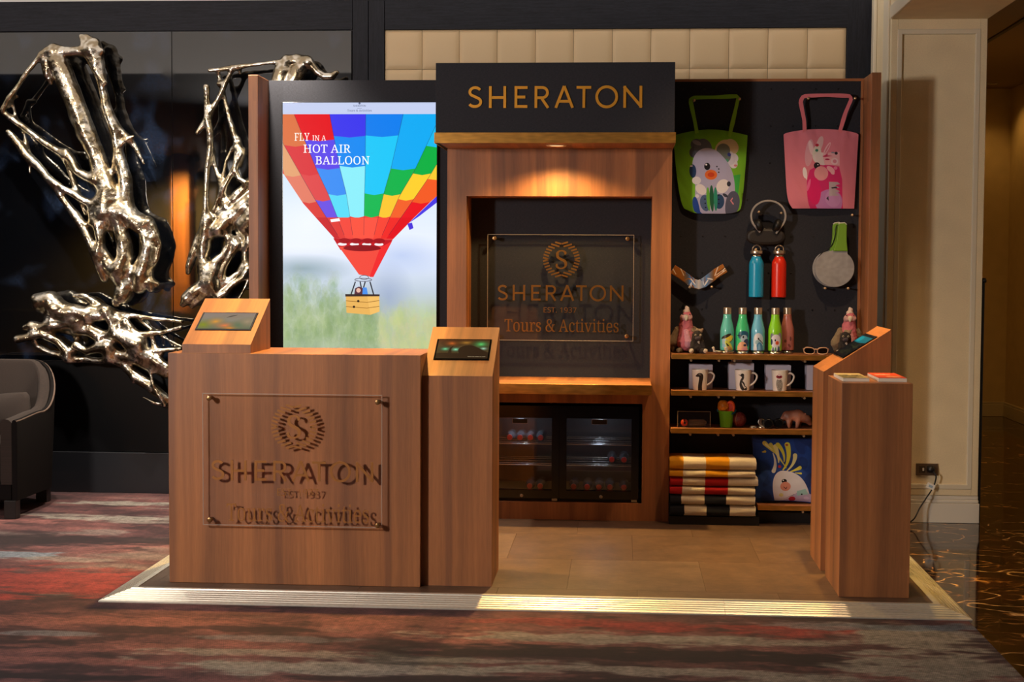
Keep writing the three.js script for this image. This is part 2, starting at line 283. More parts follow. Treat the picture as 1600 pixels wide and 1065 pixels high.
marbleMap.repeat.set(1 / 2.4, 1 / 2.4);
const marble = new THREE.MeshPhysicalMaterial({ map: marbleMap, roughness: 0.07, ior: 1.5, specularIntensity: 0.8 });
{
  const bed = struct('floor', box(1.47, 3.86, -0.05, -0.013, -15.6, 4.5, 0), std(0x1a100a, 0.8), 'dark brown marble floor with golden veins in the passage', 'floor');
  const xs = [1.47, 2.07, 2.97, 3.86], zs = [-15.6, -14.6, -13.45, -12.27, -11.1, -9.9, -9.01, -8.1, -7.21, -6.3, -5.4, -4.5, -3.4, -2, 0, 2, 4.5];
  for (let i = 0; i < xs.length - 1; i++) for (let j = 0; j < zs.length - 1; j++) {
    const g = box(xs[i] + 0.001, xs[i + 1] - 0.001, -0.013, -0.0005, zs[j] + 0.001, zs[j + 1] - 0.001, 0); const uv = g.attributes.uv, a = rnd() * 2, b = rnd() * 2;
    for (let k = 0; k < uv.count; k++) uv.setXY(k, uv.getX(k) + a, uv.getY(k) * 1 + b);
    part('tile', g, marble, bed);
  }
}
// back wall: black veneer frame, glossy lacquer panels, a padded band of cream leather
const lowerBlack = new THREE.MeshPhysicalMaterial({ color: 0x08080a, roughness: 0.3, specularIntensity: 0.4 });
const wb = struct('wall_back', box(-10, 1.53, 0, 3.3, -9.86, -9.668, 0), black, 'black panelled back wall behind the sculptures and the stand', 'wall');
part('top_rail', box(-10, -1.706, 2.952, 3.2, -9.668, -9.64, 0.002, true), blackVeneer, wb, 'matt black veneer rail above the lacquer panels');
{
  const seams = [-10, -7.55, -5.2, -2.865, -1.71];
  for (let i = 0; i < 4; i++) part('lacquer_panel', box(seams[i] + 0.002, seams[i + 1] - 0.002, 0.853, 2.948, -9.668, -9.647, 0.001), lacquer, wb, 'glossy black lacquer panel');
  for (let i = 0; i < 4; i++) part('lower_panel', box(seams[i] + 0.002, seams[i + 1] - 0.002, 0.264, 0.848, -9.668, -9.647, 0.001), lowerBlack, wb);
  part('wall_post', box(-1.704, -1.606, 0, 3.2, -9.668, -9.64, 0.002), blackVeneer, wb);
  part('wall_post', box(-1.602, -1.503, 0, 3.2, -9.668, -9.64, 0.002), blackVeneer, wb);
  part('top_rail', box(-1.5, 1.37, 2.951, 3.2, -9.668, -9.64, 0.002, true), blackVeneer, wb);
  part('wall_post', box(1.366, 1.528, 0, 3.2, -9.668, -9.64, 0.002), blackVeneer, wb);
  part('lower_panel', box(-1.5, 1.364, 0.264, 2.45, -9.668, -9.64, 0.002), blackVeneer, wb);
  const pad = (x0, x1, y0, y1) => {      // a cushion of leather pulled in along its seams
    const g = new THREE.BoxGeometry(x1 - x0 - 0.002, y1 - y0 - 0.002, 0.03, 16, 16, 1), p = g.attributes.position, hw = (x1 - x0) / 2, hh = (y1 - y0) / 2;
    for (let i = 0; i < p.count; i++) if (p.getZ(i) > 0) { const a = 1 - Math.pow(Math.abs(p.getX(i)) / hw, 6), b = 1 - Math.pow(Math.abs(p.getY(i)) / hh, 6); p.setZ(i, -0.006 + 0.016 * clamp(a) ** 0.5 * clamp(b) ** 0.5); }
    g.computeVertexNormals(); g.translate((x0 + x1) / 2, (y0 + y1) / 2, -9.655); return g;
  };
  const seamsX = [-1.5, -1.265, -1.03, -0.792, -0.553, -0.314, -0.073, 0.166, 0.407, 0.648, 0.888, 1.129, 1.365];
  for (let i = 0; i < 12; i++) { part('padded_panel', pad(seamsX[i], seamsX[i + 1], 2.704, 2.951), leather, wb); part('padded_panel', pad(seamsX[i], seamsX[i + 1], 2.455, 2.704), leather, wb); }
}
struct('baseboard_back', box(-10, 1.53, 0, 0.262, -9.655, -9.622, 0.003, true), std(0x17181d, 0.32), 'black skirting board along the foot of the back wall', 'skirting');
// cream right wall with its opening to the passage
const wr = struct('wall_right', box(1.53, 2.069, 0, 3.3, -9.86, -9.022, 0), cream, 'cream panelled wall end at the right of the stand', 'wall');
part('header', box(1.53, 2.069, 2.9, 3.3, -9.021, -2.6, 0), cream, wr); part('wall_section', box(1.53, 2.069, 0, 3.3, -2.6, 4.5, 0), cream, wr);
part('edge_moulding', box(1.508, 1.529, 0.16, 3.13, -9.6, -9.52, 0.004), creamGloss, wr); part('edge_moulding', box(1.516, 1.529, 0.16, 3.13, -9.22, -9.06, 0.004), creamGloss, wr);
part('edge_moulding', box(1.516, 1.53, 2.9, 2.975, -9.0, -2.6, 0.004), creamGloss, wr);
{ // the raised frame and the sunk field of the panel that faces the room
  const z0 = -9.021, z1 = -9.008;
  part('panel_frame', merge([box(1.53, 1.567, 0.16, 2.9, z0, z1, 0.002), box(2.03, 2.069, 0.16, 2.9, z0, z1, 0.002), box(1.567, 2.03, 2.84, 2.9, z0, z1, 0.002), box(1.567, 2.03, 0.16, 0.2, z0, z1, 0.002)]), cream, wr);
  const bead = (x0, x1, y0, y1) => { const s = new THREE.Shape([new THREE.Vector2(x0, y0), new THREE.Vector2(x1, y0), new THREE.Vector2(x1, y1), new THREE.Vector2(x0, y1)]), q = 0.022; s.holes.push(new THREE.Path([new THREE.Vector2(x0 + q, y0 + q), new THREE.Vector2(x0 + q, y1 - q), new THREE.Vector2(x1 - q, y1 - q), new THREE.Vector2(x1 - q, y0 + q)]));
    const g = new THREE.ExtrudeGeometry(s, { depth: 0.008, bevelEnabled: true, bevelSize: 0.004, bevelThickness: 0.008, bevelSegments: 2 }); g.translate(0, 0, z0); return uvMetres(g); };
  part('panel_bead', bead(1.567, 2.03, 0.2, 2.84), creamGloss, wr);
  struct('baseboard_right', merge([box(1.53, 2.078, 0, 0.115, -9.021, -9.0, 0.003), box(1.53, 2.075, 0.115, 0.135, -9.021, -9.004, 0.006), box(1.53, 2.072, 0.135, 0.158, -9.021, -9.009, 0.004)]), baseWhite, 'white moulded skirting under the cream wall panel', 'skirting');
  const gd = thing('corner_guard', 'dark metal strip with a small knob on the edge of the cream wall', 'corner guard', [2.083, 0, -9.03]);
  part('strip', box(-0.013, 0.004, 0, 1.395, -0.02, 0.012, 0.002), std(0x2a2a2c, 0.35, 0.7), gd); const kn = lathe([[0, 0], [0.013, 0], [0.016, 0.012], [0.011, 0.026], [0, 0.028]], 18); kn.translate(0, 1.395, 0); part('knob', kn, black, gd);
}
const ceil = struct('ceiling', box(-10, 1.53, 3.16, 3.3, -9.86, 4.5, 0), ceilingDark, 'dark lounge ceiling with a luminous panel above the stand', 'ceiling');
part('ceiling_field', merge([box(-10, 1.53, 3.14, 3.159, -5.95, 4.5, 0), box(-1.65, 1.53, 3.14, 3.159, -8.95, -5.951, 0)]), ceilingDark, ceil);
const glowMat = new THREE.MeshStandardMaterial({ color: 0xc9c7c2, roughness: 0.9, emissive: 0xfff3e6, emissiveIntensity: CEILING_GLOW });
for (const [x0, x1, z0, z1] of [[-10, -1.651, -9.66, -5.951], [-1.65, 1.529, -9.66, -8.951]]) {
  part('ceiling_light_panel', box(x0, x1, 3.14, 3.159, z0, z1, 0), glowMat, ceil, 'softly glowing stretched ceiling panel');
  const a = new THREE.RectAreaLight(0xffefe0, CEILING_GLOW, x1 - x0, z1 - z0); a.position.set((x0 + x1) / 2, 3.135, (z0 + z1) / 2); a.lookAt((x0 + x1) / 2, 0, (z0 + z1) / 2); scene.add(a);
}
const lw = struct('wall_left', box(-10.2, -10, 0, 3.3, -9.86, 4.5, 0), std(0x2a211c, 0.7), 'dark lounge wall far to the left', 'wall');
const fw = struct('wall_front', box(-10, 3.86, 0, 3.3, 4.5, 4.7, 0), std(0x1d1a1c, 0.7), 'dark lounge wall opposite the stand', 'wall');
part('wood_pillar', box(-7.0, -6.72, 0.7, 3.14, 4.2, 4.5, 0.004), wood, fw); part('dark_dado', box(-10, 1.5, 0, 0.7, 4.15, 4.5, 0.004), std(0x120f10, 0.7), fw);
// passage beyond the opening
const passageWall = cream;
struct('wall_passage_end', box(2.07, 3.86, 0, 3.3, -15.6, -15.44, 0), passageWall, 'amber lit end wall of the passage', 'wall');
struct('wall_passage_right', box(3.79, 3.95, 0, 3.3, -15.44, 4.5, 0), passageWall, 'amber lit side wall of the passage', 'wall');
struct('wall_passage_left', box(1.9, 2.069, 0, 3.3, -15.44, -9.86, 0), passageWall, 'hidden inner wall of the passage', 'wall');
const pc = struct('ceiling', box(2.07, 3.86, 3.22, 3.4, -15.6, 4.5, 0), std(0x9c8874, 0.8), 'brown ceiling of the passage', 'ceiling');
part('slot', box(2.775, 2.81, 3.21, 3.221, -15.4, -3, 0), black, pc, 'black slot along the passage ceiling');
struct('baseboard_passage_end', merge([box(2.07, 3.79, 0, 0.12, -15.44, -15.42, 0.004), box(2.07, 3.79, 0.12, 0.145, -15.44, -15.425, 0.006)]), baseWhite, 'moulded skirting across the passage end', 'skirting');
struct('baseboard_passage_right', merge([box(3.77, 3.79, 0, 0.12, -15.42, 4.5, 0.004), box(3.775, 3.79, 0.12, 0.145, -15.42, 4.5, 0.006)]), baseWhite, 'moulded skirting along the passage side wall', 'skirting');
// ---------- lamps ----------
{ // softbox on a stand, left of the view
  const t = thing('softbox_lamp', 'square white softbox lamp on a black stand, left of the view', 'lamp', [-3.8, 0, -2.6]);
  const head = new THREE.Group(); head.name = 'lamp_head'; head.position.set(0, 2.24, 0); head.lookAt(V(0.2, 1.3, -8.4)); t.add(head);
  const f = part('diffuser', new THREE.BoxGeometry(0.6, 0.6, 0.01), new THREE.MeshStandardMaterial({ color: 0xffffff, emissive: 0xffffff, emissiveIntensity: 2 }), head); f.position.z = -0.012;
  part('housing', uvMetres(new THREE.CylinderGeometry(0.43, 0.1, 0.3, 4).rotateY(Math.PI / 4).rotateX(Math.PI / 2).translate(0, 0, -0.17)), black, head);
  part('pole', lathe([[0, 0], [0.012, 0], [0.012, 2.1], [0, 2.1]], 12), black, t);
  for (let k = 0; k < 3; k++) part('leg', tube([[0, 0.45, 0], [0.4 * Math.cos(k * 2.1), 0.012, 0.4 * Math.sin(k * 2.1)]], 0.01, 4, 8), black, t);
  const key = new THREE.RectAreaLight(0xfff4ea, KEY_LIGHT, 0.58, 0.58); key.position.set(-3.8, 2.24, -2.6).add(V(0.38, -0.09, -0.56).multiplyScalar(0.03)); key.lookAt(0.2, 1.3, -8.4); scene.add(key);
}
function ceilingSpot(x, z, tx, tz, power, y, label, colour = WARM, angle = 0.9, group) {
  const t = thing('ceiling_downlight', label, 'downlight', [x, y, z], 0, group);
  part('ring', lathe([[0.036, 0], [0.05, -0.006], [0.052, 0.0], [0.036, 0.002]], 24), std(0xd8d0c0, 0.4), t);
  part('lens', lathe([[0, 0.001], [0.036, 0.001]], 24), new THREE.MeshStandardMaterial({ color: 0xffffff, emissive: colour, emissiveIntensity: 3 }), t);
  const s = new THREE.SpotLight(colour, power, 0, angle, 0.6, 2); s.position.set(x, y - 0.02, z); s.target.position.set(tx, 0, tz); s.castShadow = true; s.shadow.radius = 2; scene.add(s, s.target);
}
const SOFT_WARM = new THREE.Color().setRGB(1, 0.9, 0.74);
ceilingSpot(-3.3, -8.7, -3.2, -9.3, SCULPTURE_SPOT, 3.14, 'ceiling downlight above the left sculptures', SOFT_WARM);
ceilingSpot(-2.1, -8.6, -2.3, -9.3, SCULPTURE_SPOT, 3.14, 'ceiling downlight above the corner sculpture', SOFT_WARM);
ceilingSpot(-1.55, -7.5, -1.5, -7.05, CEILING_SPOT * 1.15, 3.14, 'ceiling downlight over the counter and its kiosk', WARM, 0.5);
ceilingSpot(1.1, -7.5, 1.1, -7.48, CEILING_SPOT * 0.7, 3.14, 'ceiling downlight over the right kiosks', WARM, 0.34);
ceilingSpot(0.9, -7.7, 0.6, -8.1, SHELF_SPOT, 3.14, 'ceiling downlight before the pegboard shelves', SHELF_WARM, 0.8);
ceilingSpot(2.8, -12.5, 2.8, -12.5, CORRIDOR_LIGHT, 3.22, 'downlight in the passage ceiling near the end', PASSAGE, 1.3);
ceilingSpot(2.8, -7.0, 2.8, -7.0, CORRIDOR_LIGHT * 0.5, 3.22, 'downlight in the passage ceiling near the opening', PASSAGE, 1.3);
ceilingSpot(-6.8, 3.2, -6.85, 4.4, 420, 3.14, 'lounge downlight before the wooden pillar', WARM, 1.0);
ceilingSpot(3.5, -15.0, 3.5, -15.0, 0.5, 3.22, 'tiny downlight at the far end of the passage ceiling', PASSAGE, 1.0);
// ---------- the stand: platform, walls, portal, sign, kiosks ----------
const tileMap = dataTexture(512, 512, (u, v) => { const s = 1 + 0.14 * PN(u, v, 9, 9, 2) + 0.12 * PN(u, v, 30, 30, 4) + 0.1 * PN(u, v, 140, 140, 6); return [100 * s, 78 * s, 62 * s]; });
{
  const t = thing('stand_platform', 'low platform of brown vinyl tiles edged with grooved aluminium ramps', 'platform');
  part('platform_base', box(-2.14, 1.347, 0, 0.034, -8.95, -6.66, 0), std(0x2a231d, 0.8), t);
  const rows = [-8.95, -8.183, -7.49, -6.8, -6.657];
  const tm = [0xffffff, 0xf2ece6, 0xe4dcd4].map((c) => new THREE.MeshStandardMaterial({ map: tileMap, color: c, roughness: 0.42 }));
  for (let j = 0; j < 4; j++) { const off = [0.39, 0.376 - 0.31, 0.386, 0.08][j]; const xs = [-2.145]; for (let x = off - 0.62 * 5; x < 1.352; x += 0.62) if (x > -2.1 && x < 1.3) xs.push(x); xs.push(1.352);
    for (let i = 0; i < xs.length - 1; i++) { const g = box(xs[i] + 0.0006, xs[i + 1] - 0.0006, 0.034, 0.04, rows[j] + 0.0006, rows[j + 1] - 0.0006, 0); const a = rnd(), b = rnd(), uv = g.attributes.uv; for (let k = 0; k < uv.count; k++) uv.setXY(k, uv.getX(k) + a, uv.getY(k) + b); part('tile', g, tm[(rnd() * 3) | 0], t); } }
  // ramps: a grooved profile, run along each edge and mitred at the corners
  const W = 0.135, teeth = 6, prof = [[0, 0], [0, 0.006]];      // distance inwards, height
  for (let k = 0; k < teeth; k++) { const a = 0.004 + k * (W - 0.03) / teeth, b = a + (W - 0.03) / teeth, h = (q) => 0.006 + 0.036 * q / (W - 0.02); prof.push([a, h(a) + 0.001], [b - 0.0075, h(b) - 0.0005], [b - 0.0065, h(b) - 0.0035], [b - 0.001, h(b) - 0.0035]); }
  prof.push([W - 0.024, 0.043], [W, 0.043], [W, 0]);
  const ramp = (p0, p1, inn, m0, m1) => {   // from p0 to p1 on the floor, inn = inward direction, m = mitre at each end
    const pos = [], d = [p1[0] - p0[0], p1[1] - p0[1]], L = Math.hypot(...d), e = [d[0] / L, d[1] / L];
    const P = (q, end) => { const s = end ? L - m1 * q[0] : m0 * q[0]; return [p0[0] + e[0] * s + inn[0] * q[0], q[1], p0[1] + e[1] * s + inn[1] * q[0]]; };
    for (let i = 0; i < prof.length; i++) { const a = prof[i], b = prof[(i + 1) % prof.length], A = P(a, 0), B = P(b, 0), C = P(b, 1), D = P(a, 1); pos.push(...A, ...B, ...C, ...A, ...C, ...D); }
    const cap = THREE.ShapeUtils.triangulateShape(prof.map((q) => new THREE.Vector2(...q)), []);
    for (const end of [0, 1]) for (const f of cap) for (const k of f) pos.push(...P(prof[k], end));
    const g = new THREE.BufferGeometry(); g.setAttribute('position', new THREE.Float32BufferAttribute(pos, 3)); g.computeVertexNormals(); return uvMetres(g);
  };
  const z = -6.52, x0 = -2.28, x1 = 1.487, zb = -8.98;
  for (const [a, b, ma, mb] of [[x0, -1.147, 1, 0], [-1.146, 0.452, 0, 0], [0.453, x1, 0, 1]]) part('ramp_strip', ramp([a, z], [b, z], [0, -1], ma, mb), aluminium, t);
  part('ramp_strip', ramp([x0, z], [x0, zb], [1, 0], 1, 0), aluminium, t); part('ramp_strip', ramp([x1, z], [x1, zb], [-1, 0], 1, 0), aluminium, t);
}
{ // left wall with the screen, and its side fin
  const t = thing('display_board', 'charcoal display wall with a wooden side fin, carrying the tall poster screen', 'display board');
  part('panel', box(-2.06, -0.99, 0.04, 2.546, -8.95, -8.87, 0.001), charcoal, t);
  part('side_fin', box(-2.115, -2.06, 0.04, 2.546, -8.95, -8.6, 0.002, false, 0.33), wood, t, 'upright wooden fin');
}
{ // portal with niche and fridge bay
  const t = thing('entry_portal', 'wood veneer portal with a charcoal niche, brass fronted ledge and fridge bay', 'portal'), L = -0.988, R = 0.274, F = -8.65, B = -8.95;
  const s = new THREE.Shape([[L, 0.04], [R, 0.04], [R, 2.135], [L, 2.135]].map((p) => new THREE.Vector2(...p)));
  s.holes.push(new THREE.Path([[-0.879, 0.831], [-0.879, 1.87], [0.166, 1.87], [0.166, 0.831]].map((p) => new THREE.Vector2(...p))));
  s.holes.push(new THREE.Path([[-0.822, 0.14], [-0.822, 0.705], [0.122, 0.705], [0.122, 0.14]].map((p) => new THREE.Vector2(...p))));
  const g = new THREE.ExtrudeGeometry(s, { depth: 0.28, bevelEnabled: false }); g.translate(0, 0, F - 0.28); part('surround', uvMetres(g, 0.15), wood, t);
  part('niche_back', box(-0.879, 0.166, 0.831, 1.87, B, B + 0.022, 0), charcoal, t, 'charcoal back of the niche');
  part('bay_back', box(-0.83, 0.13, 0.12, 0.72, -9.22, -9.2, 0), black, t); part('bay_floor', box(-0.83, 0.13, 0.1, 0.138, -9.2, F - 0.01, 0), black, t);
  const lg = part('ledge', box(-0.879, 0.166, 0.779, 0.83, B + 0.03, -8.402, 0.001, true), wood, t); part('ledge_front', box(-0.881, 0.168, 0.776, 0.831, -8.402, -8.396, 0.001), brass, lg, 'brass facing of the ledge');
}
{ // header box with the name
  const t = thing('sign_header', 'charcoal sign header with gold capitals above a brass strip', 'sign'), F = -8.242;
  part('header_box', box(-1.006, 0.272, 2.14, 2.563, -8.95, F, 0.002), charcoal, t);
  part('brass_strip', merge([box(-1.013, 0.279, 2.135, 2.192, F, F + 0.006, 0.001), box(-1.013, -1.006, 2.135, 2.192, -8.86, F, 0.001), box(0.272, 0.279, 2.135, 2.192, -8.86, F, 0.001)]), brass, t);
  part('soffit', box(-0.985, 0.271, 2.1355, 2.14, -8.648, F - 0.004, 0), wood, t);
  hotelWord(t, goldLetter, -0.834, 2.322, F + 0.001, 0.1155, 0.006, 1.0);
}
{ // downlight in the soffit
  const t = thing('header_downlight', 'small round downlight glowing amber under the sign header', 'downlight', [-0.362, 2.135, -8.4]);
  part('trim_ring', lathe([[0.042, 0.001], [0.052, -0.005], [0.056, -0.001], [0.056, 0.001]], 32), std(0xd8cdb8, 0.35, 0.4), t);
  part('lens', lathe([[0, -0.0005], [0.042, -0.0015], [0.042, 0.001]], 32), new THREE.MeshStandardMaterial({ color: 0xffffff, emissive: 0xffd9a0, emissiveIntensity: 1.2 }), t);
  for (const [power, angle, blur, tz] of [[SIGN_SPOT, 0.82, 0.6, -7.75], [SIGN_SPILL, 1.24, 0.35, -8.39]]) { const s = new THREE.SpotLight(AMBER, power, 0, angle, blur, 2); s.position.set(-0.362, 2.125, -8.4); s.target.position.set(-0.362, 0, tz); s.castShadow = true; s.shadow.radius = 2; scene.add(s, s.target); }
}
const shelfTops = [[0.99, -8.87], [0.786, -8.87], [0.574, -8.87], [0.148, -8.87]];
{ // right wall: pegboard, shelves, fin
  const t = thing('pegboard_unit', 'charcoal pegboard wall with four brass edged shelves and a wooden fin', 'display wall');
  part('panel', box(0.275, 1.34, 0.04, 2.532, -8.95, -8.87, 0), charcoal, t);
  part('top_edge', box(0.275, 1.356, 2.532, 2.547, -8.95, -8.866, 0.001, true), wood, t); part('side_edge', box(1.34, 1.356, 0.04, 2.532, -8.95, -8.866, 0.001), wood, t);
  part('side_fin', box(1.357, 1.409, 0.04, 2.548, -8.95, -8.6, 0.002, false, 0.7), wood, t, 'upright wooden fin');
  part('plinth', box(0.276, 0.775, 0.04, 0.086, -8.87, -8.56, 0.001), black, t); part('plinth', box(0.776, 1.34, 0.04, 0.1, -8.87, -8.68, 0.001), black, t);
  for (const [y, zb] of shelfTops) { const x0 = y < 0.2 ? 0.77 : 0.281, s = part('shelf', box(x0, 1.338, y - 0.026, y, zb + 0.001, -8.604, 0.001, true), wood, t); part('brass_edge', box(x0, 1.338, y - 0.027, y + 0.001, -8.604, -8.6, 0.001), brass, s); for (const px of [0.39, 0.545, 0.63, 1.02, 1.2]) if (px > x0) { const g = new THREE.CylinderGeometry(0.0065, 0.0065, 0.262, 10); g.rotateX(Math.PI / 2); g.translate(px, y - 0.0345, -8.737); part('support_peg', g, std(0xb59a78, 0.4, 0.6), s); } }
  const holes = []; for (let i = 0; i < 9; i++) for (let j = 0; j < 8; j++) { const h = new THREE.TorusGeometry(0.004, 0.0016, 6, 10); h.translate(0.335 + i * 0.1255, 1.025 + j * 0.209, -8.8695); holes.push(h); }
  const ph = part('peg_hole', merge(holes), std(0x1a1512, 0.3, 0.5), t); ph.userData.kind = 'stuff';
  for (const [x, y, l] of [[0.40, 2.42, 0.06], [0.655, 2.427, 0.06], [1.04, 2.43, 0.06], [1.30, 2.43, 0.06], [1.296, 1.775, 0.05], [0.77, 1.79, 0.07], [0.897, 1.785, 0.07], [0.77, 1.717, 0.07], [0.385, 1.361, 0.07], [0.51, 1.364, 0.07], [1.148, 1.361, 0.07], [1.277, 1.361, 0.07], [0.757, 1.578, 0.07], [0.884, 1.578, 0.07]]) {
    const g = lathe([[0, 0], [0.004, 0], [0.004, l], [0.0075, l + 0.001], [0.0075, l + 0.006], [0, l + 0.008]], 12); g.rotateX(Math.PI / 2); g.translate(x, y, -8.87); part('peg', g, std(0xc9ab84, 0.35, 0.7), t);
  }
}
// the poster screen
const screenMat = (map, k = SCREEN_GLOW) => new THREE.MeshPhysicalMaterial({ color: 0x030303, roughness: 0.3, specularIntensity: 0.12, emissive: 0xffffff, emissiveMap: map, emissiveIntensity: k });
function planeXY(w, h) { return new THREE.PlaneGeometry(w, h); }
const posterMap = canvasTexture(900, 1600, drawPoster);
{
  const t = thing('poster_screen', 'tall lit screen showing a rainbow hot air balloon over misty trees', 'screen', [-1.522, 0, -8.87]);
  part('bezel', box(-0.455, 0.455, 0.81, 2.419, 0, 0.028, 0.002), blackGloss, t);
  const f = part('screen_face', planeXY(0.9, 1.6), screenMat(posterMap), t); f.position.set(0, 1.615, 0.0285);
}
function drawPoster(c, W, H) {
  const T = (x, y) => [(x - 34.6) * 1.408, (y - 29.3) * 1.393];
  const poly = (pts, col) => { c.fillStyle = col; c.beginPath(); pts.forEach((p, i) => { const q = T(...p); i ? c.lineTo(...q) : c.moveTo(...q); }); c.closePath(); c.fill(); };
  let g = c.createLinearGradient(0, 0, 0, H); g.addColorStop(0, '#c4dcf2'); g.addColorStop(0.35, '#dbe8f6'); g.addColorStop(0.52, '#eaf0fd'); g.addColorStop(0.6, '#d8e2f5'); g.addColorStop(0.68, '#c2cfdc'); g.addColorStop(0.78, '#b9c6a8'); g.addColorStop(1, '#aab89c'); c.fillStyle = g; c.fillRect(0, 0, W, H);
  // mist and tree tops
  const blob = (x, y, rx, ry, col, a) => { c.save(); c.translate(x, y); c.scale(1, ry / rx); const q = c.createRadialGradient(0, 0, 0, 0, 0, rx); q.addColorStop(0, col); q.addColorStop(1, col.replace(/[\d.]+\)$/, '0)')); c.globalAlpha = a; c.fillStyle = q; c.beginPath(); c.arc(0, 0, rx, 0, 7); c.fill(); c.restore(); };
  blob(120, 960, 330, 90, 'rgba(120,145,150,1)', 0.7); blob(700, 880, 300, 130, 'rgba(170,190,235,1)', 0.6); blob(620, 1120, 160, 220, 'rgba(150,165,200,1)', 0.7); blob(150, 700, 250, 200, 'rgba(240,245,255,1)', 0.8);
  for (let i = 0; i < 1500; i++) {
    const x = rnd() * W, edge = 1000 + 90 * N(x / 160, 1, 3) + (x > 520 ? 150 : x > 330 ? 70 : 0), y = edge + Math.pow(rnd(), 0.8) * (H - edge), r = 14 + 44 * rnd(), d = rnd();
    c.globalAlpha = 0.1 * smooth(edge - 20, edge + 120, y) + 0.015; c.fillStyle = x > 560 ? (d < 0.5 ? '#c9d488' : d < 0.8 ? '#a9bc84' : '#d2c49a') : (d < 0.5 ? '#8fa868' : d < 0.8 ? '#6f8f62' : '#b0c084'); c.beginPath(); c.ellipse(x, y, r * 0.55, r, 0, 0, 7); c.fill();
  }
  c.globalAlpha = 1; blob(200, 1480, 600, 140, 'rgba(190,200,200,1)', 0.55);
  // balloon: gores between lines that run down to the mouth, cut into colour rows
  const B = [[[20, 250], [38, 325], [120, 448], [250, 592]], [[0, 130], [45, 215], [165, 425], [272, 592]], [[82, 78], [175, 305], [225, 410], [296, 592]], [[230, 78], [270, 290], [300, 410], [328, 592]], [[380, 78], [378, 290], [375, 405], [372, 592]], [[535, 78], [485, 300], [455, 405], [412, 592]], [[690, 80], [580, 315], [520, 415], [442, 592]], [[740, 175], [640, 340], [578, 430], [466, 592]], [[740, 360], [676, 412], [560, 525], [490, 598]]];
  const X = (b, y) => { const p = B[b]; for (let i = 0; i < p.length - 1; i++) if (y <= p[i + 1][1] || i === p.length - 2) { const t = (y - p[i][1]) / (p[i + 1][1] - p[i][1]); return lerp(p[i][0], p[i + 1][0], t); } };
  const G = [[['#e0a070', 60, 330], ['#e07a62', 330, 440], ['#d83a34', 440, 520]], [['#d9703f', 60, 205], ['#d8333a', 205, 325], ['#dc4648', 325, 432], ['#6a4fe0', 432, 508]], [['#e00014', 60, 182], ['#5a45e6', 182, 300], ['#3a8cf0', 300, 408], ['#58d8f4', 408, 503]], [['#3a34e8', 60, 167], ['#1088ee', 167, 291], ['#8aeaf6', 291, 500]], [['#0a7cea', 60, 165], ['#1cc4f4', 165, 405], ['#12b552', 405, 498]], [['#10a8f0', 60, 302], ['#10b04a', 302, 408], ['#f6c432', 408, 500]], [['#18b8ee', 60, 208], ['#0cac42', 208, 322], ['#f8cc2e', 322, 428], ['#f0602a', 428, 512]], [['#f6c832', 200, 345], ['#f05a24', 345, 440], ['#e81420', 440, 525]]];
  poly([[250, 592], [490, 598], [560, 525], [676, 412], [676, 78], [0, 78], [0, 300], [38, 325], [120, 448]], '#e83a34');
  for (let k = 0; k < 8; k++) for (const [col, y0, y1] of G[k]) { const m = (y0 + y1) / 2, bow = 7; poly([[X(k, y0), y0], [(X(k, y0) + X(k + 1, y0)) / 2, y0 + bow], [X(k + 1, y0), y0], [X(k + 1, m), m], [X(k + 1, y1), y1], [(X(k, y1) + X(k + 1, y1)) / 2, y1 + bow], [X(k, y1), y1], [X(k, m), m]], col); }
  for (let k = 0; k < 8; k++) { const y0 = 505, q = [[X(k, y0), y0], [X(k + 1, y0), y0], [X(k + 1, 592), 592], [X(k, 592), 592]]; poly(q, ['#c8242a', '#de3a34', '#f0483c', '#f6523e', '#f85240', '#f44434', '#ee2a26', '#e00f1c'][k]); }
  c.lineWidth = 2; c.strokeStyle = 'rgba(20,20,60,0.55)'; for (let k = 1; k < 8; k++) { c.beginPath(); for (let y = 78; y <= 592; y += 20) { const q = T(X(k, y), y); y === 78 ? c.moveTo(...q) : c.lineTo(...q); } c.stroke(); }
  poly([[676, 414], [560, 527], [600, 500], [690, 430]], '#4a3ae0'); poly([[553, 530], [572, 525], [578, 548], [562, 556]], '#4a36d8'); poly([[232, 513], [270, 508], [274, 520], [236, 525]], '#f6f2f4');
  // mouth, skirt and basket
  poly([[245, 592], [492, 598], [455, 640], [275, 640]], '#c01420'); for (let i = 0; i < 4; i++) { const q = T(282 + i * 51, 616); c.fillStyle = '#f7eef0'; c.beginPath(); c.ellipse(q[0], q[1], 27, 9, 0, 0, 7); c.fill(); const r = T(292 + i * 48, 602); c.fillStyle = '#a00c18'; c.beginPath(); c.ellipse(r[0], r[1], 34, 15, 0, 0, 7); c.fill(); }
  poly([[268, 626], [466, 624], [412, 752], [352, 742]], '#f04a3c'); poly([[440, 630], [490, 602], [412, 752], [396, 752]], '#ee2a2c'); { const q = T(365, 632); c.fillStyle = '#8e0e18'; c.beginPath(); c.ellipse(q[0], q[1], 110, 18, 0, 0, 7); c.fill(); }
  c.strokeStyle = '#6a6a78'; c.lineWidth = 4; { const q = T(370, 764); c.beginPath(); c.ellipse(q[0], q[1], 50, 9, 0, 0, 7); c.stroke(); c.beginPath(); c.ellipse(q[0] + 5, q[1] - 14, 26, 12, 0, 0, 7); c.stroke(); }
  c.strokeStyle = '#2c2c34'; c.lineWidth = 7; for (const [a, b] of [[[337, 772], [318, 828]], [[398, 772], [414, 828]], [[357, 772], [362, 800]], [[378, 772], [370, 800]]]) { c.beginPath(); c.moveTo(...T(...a)); c.lineTo(...T(...b)); c.stroke(); }
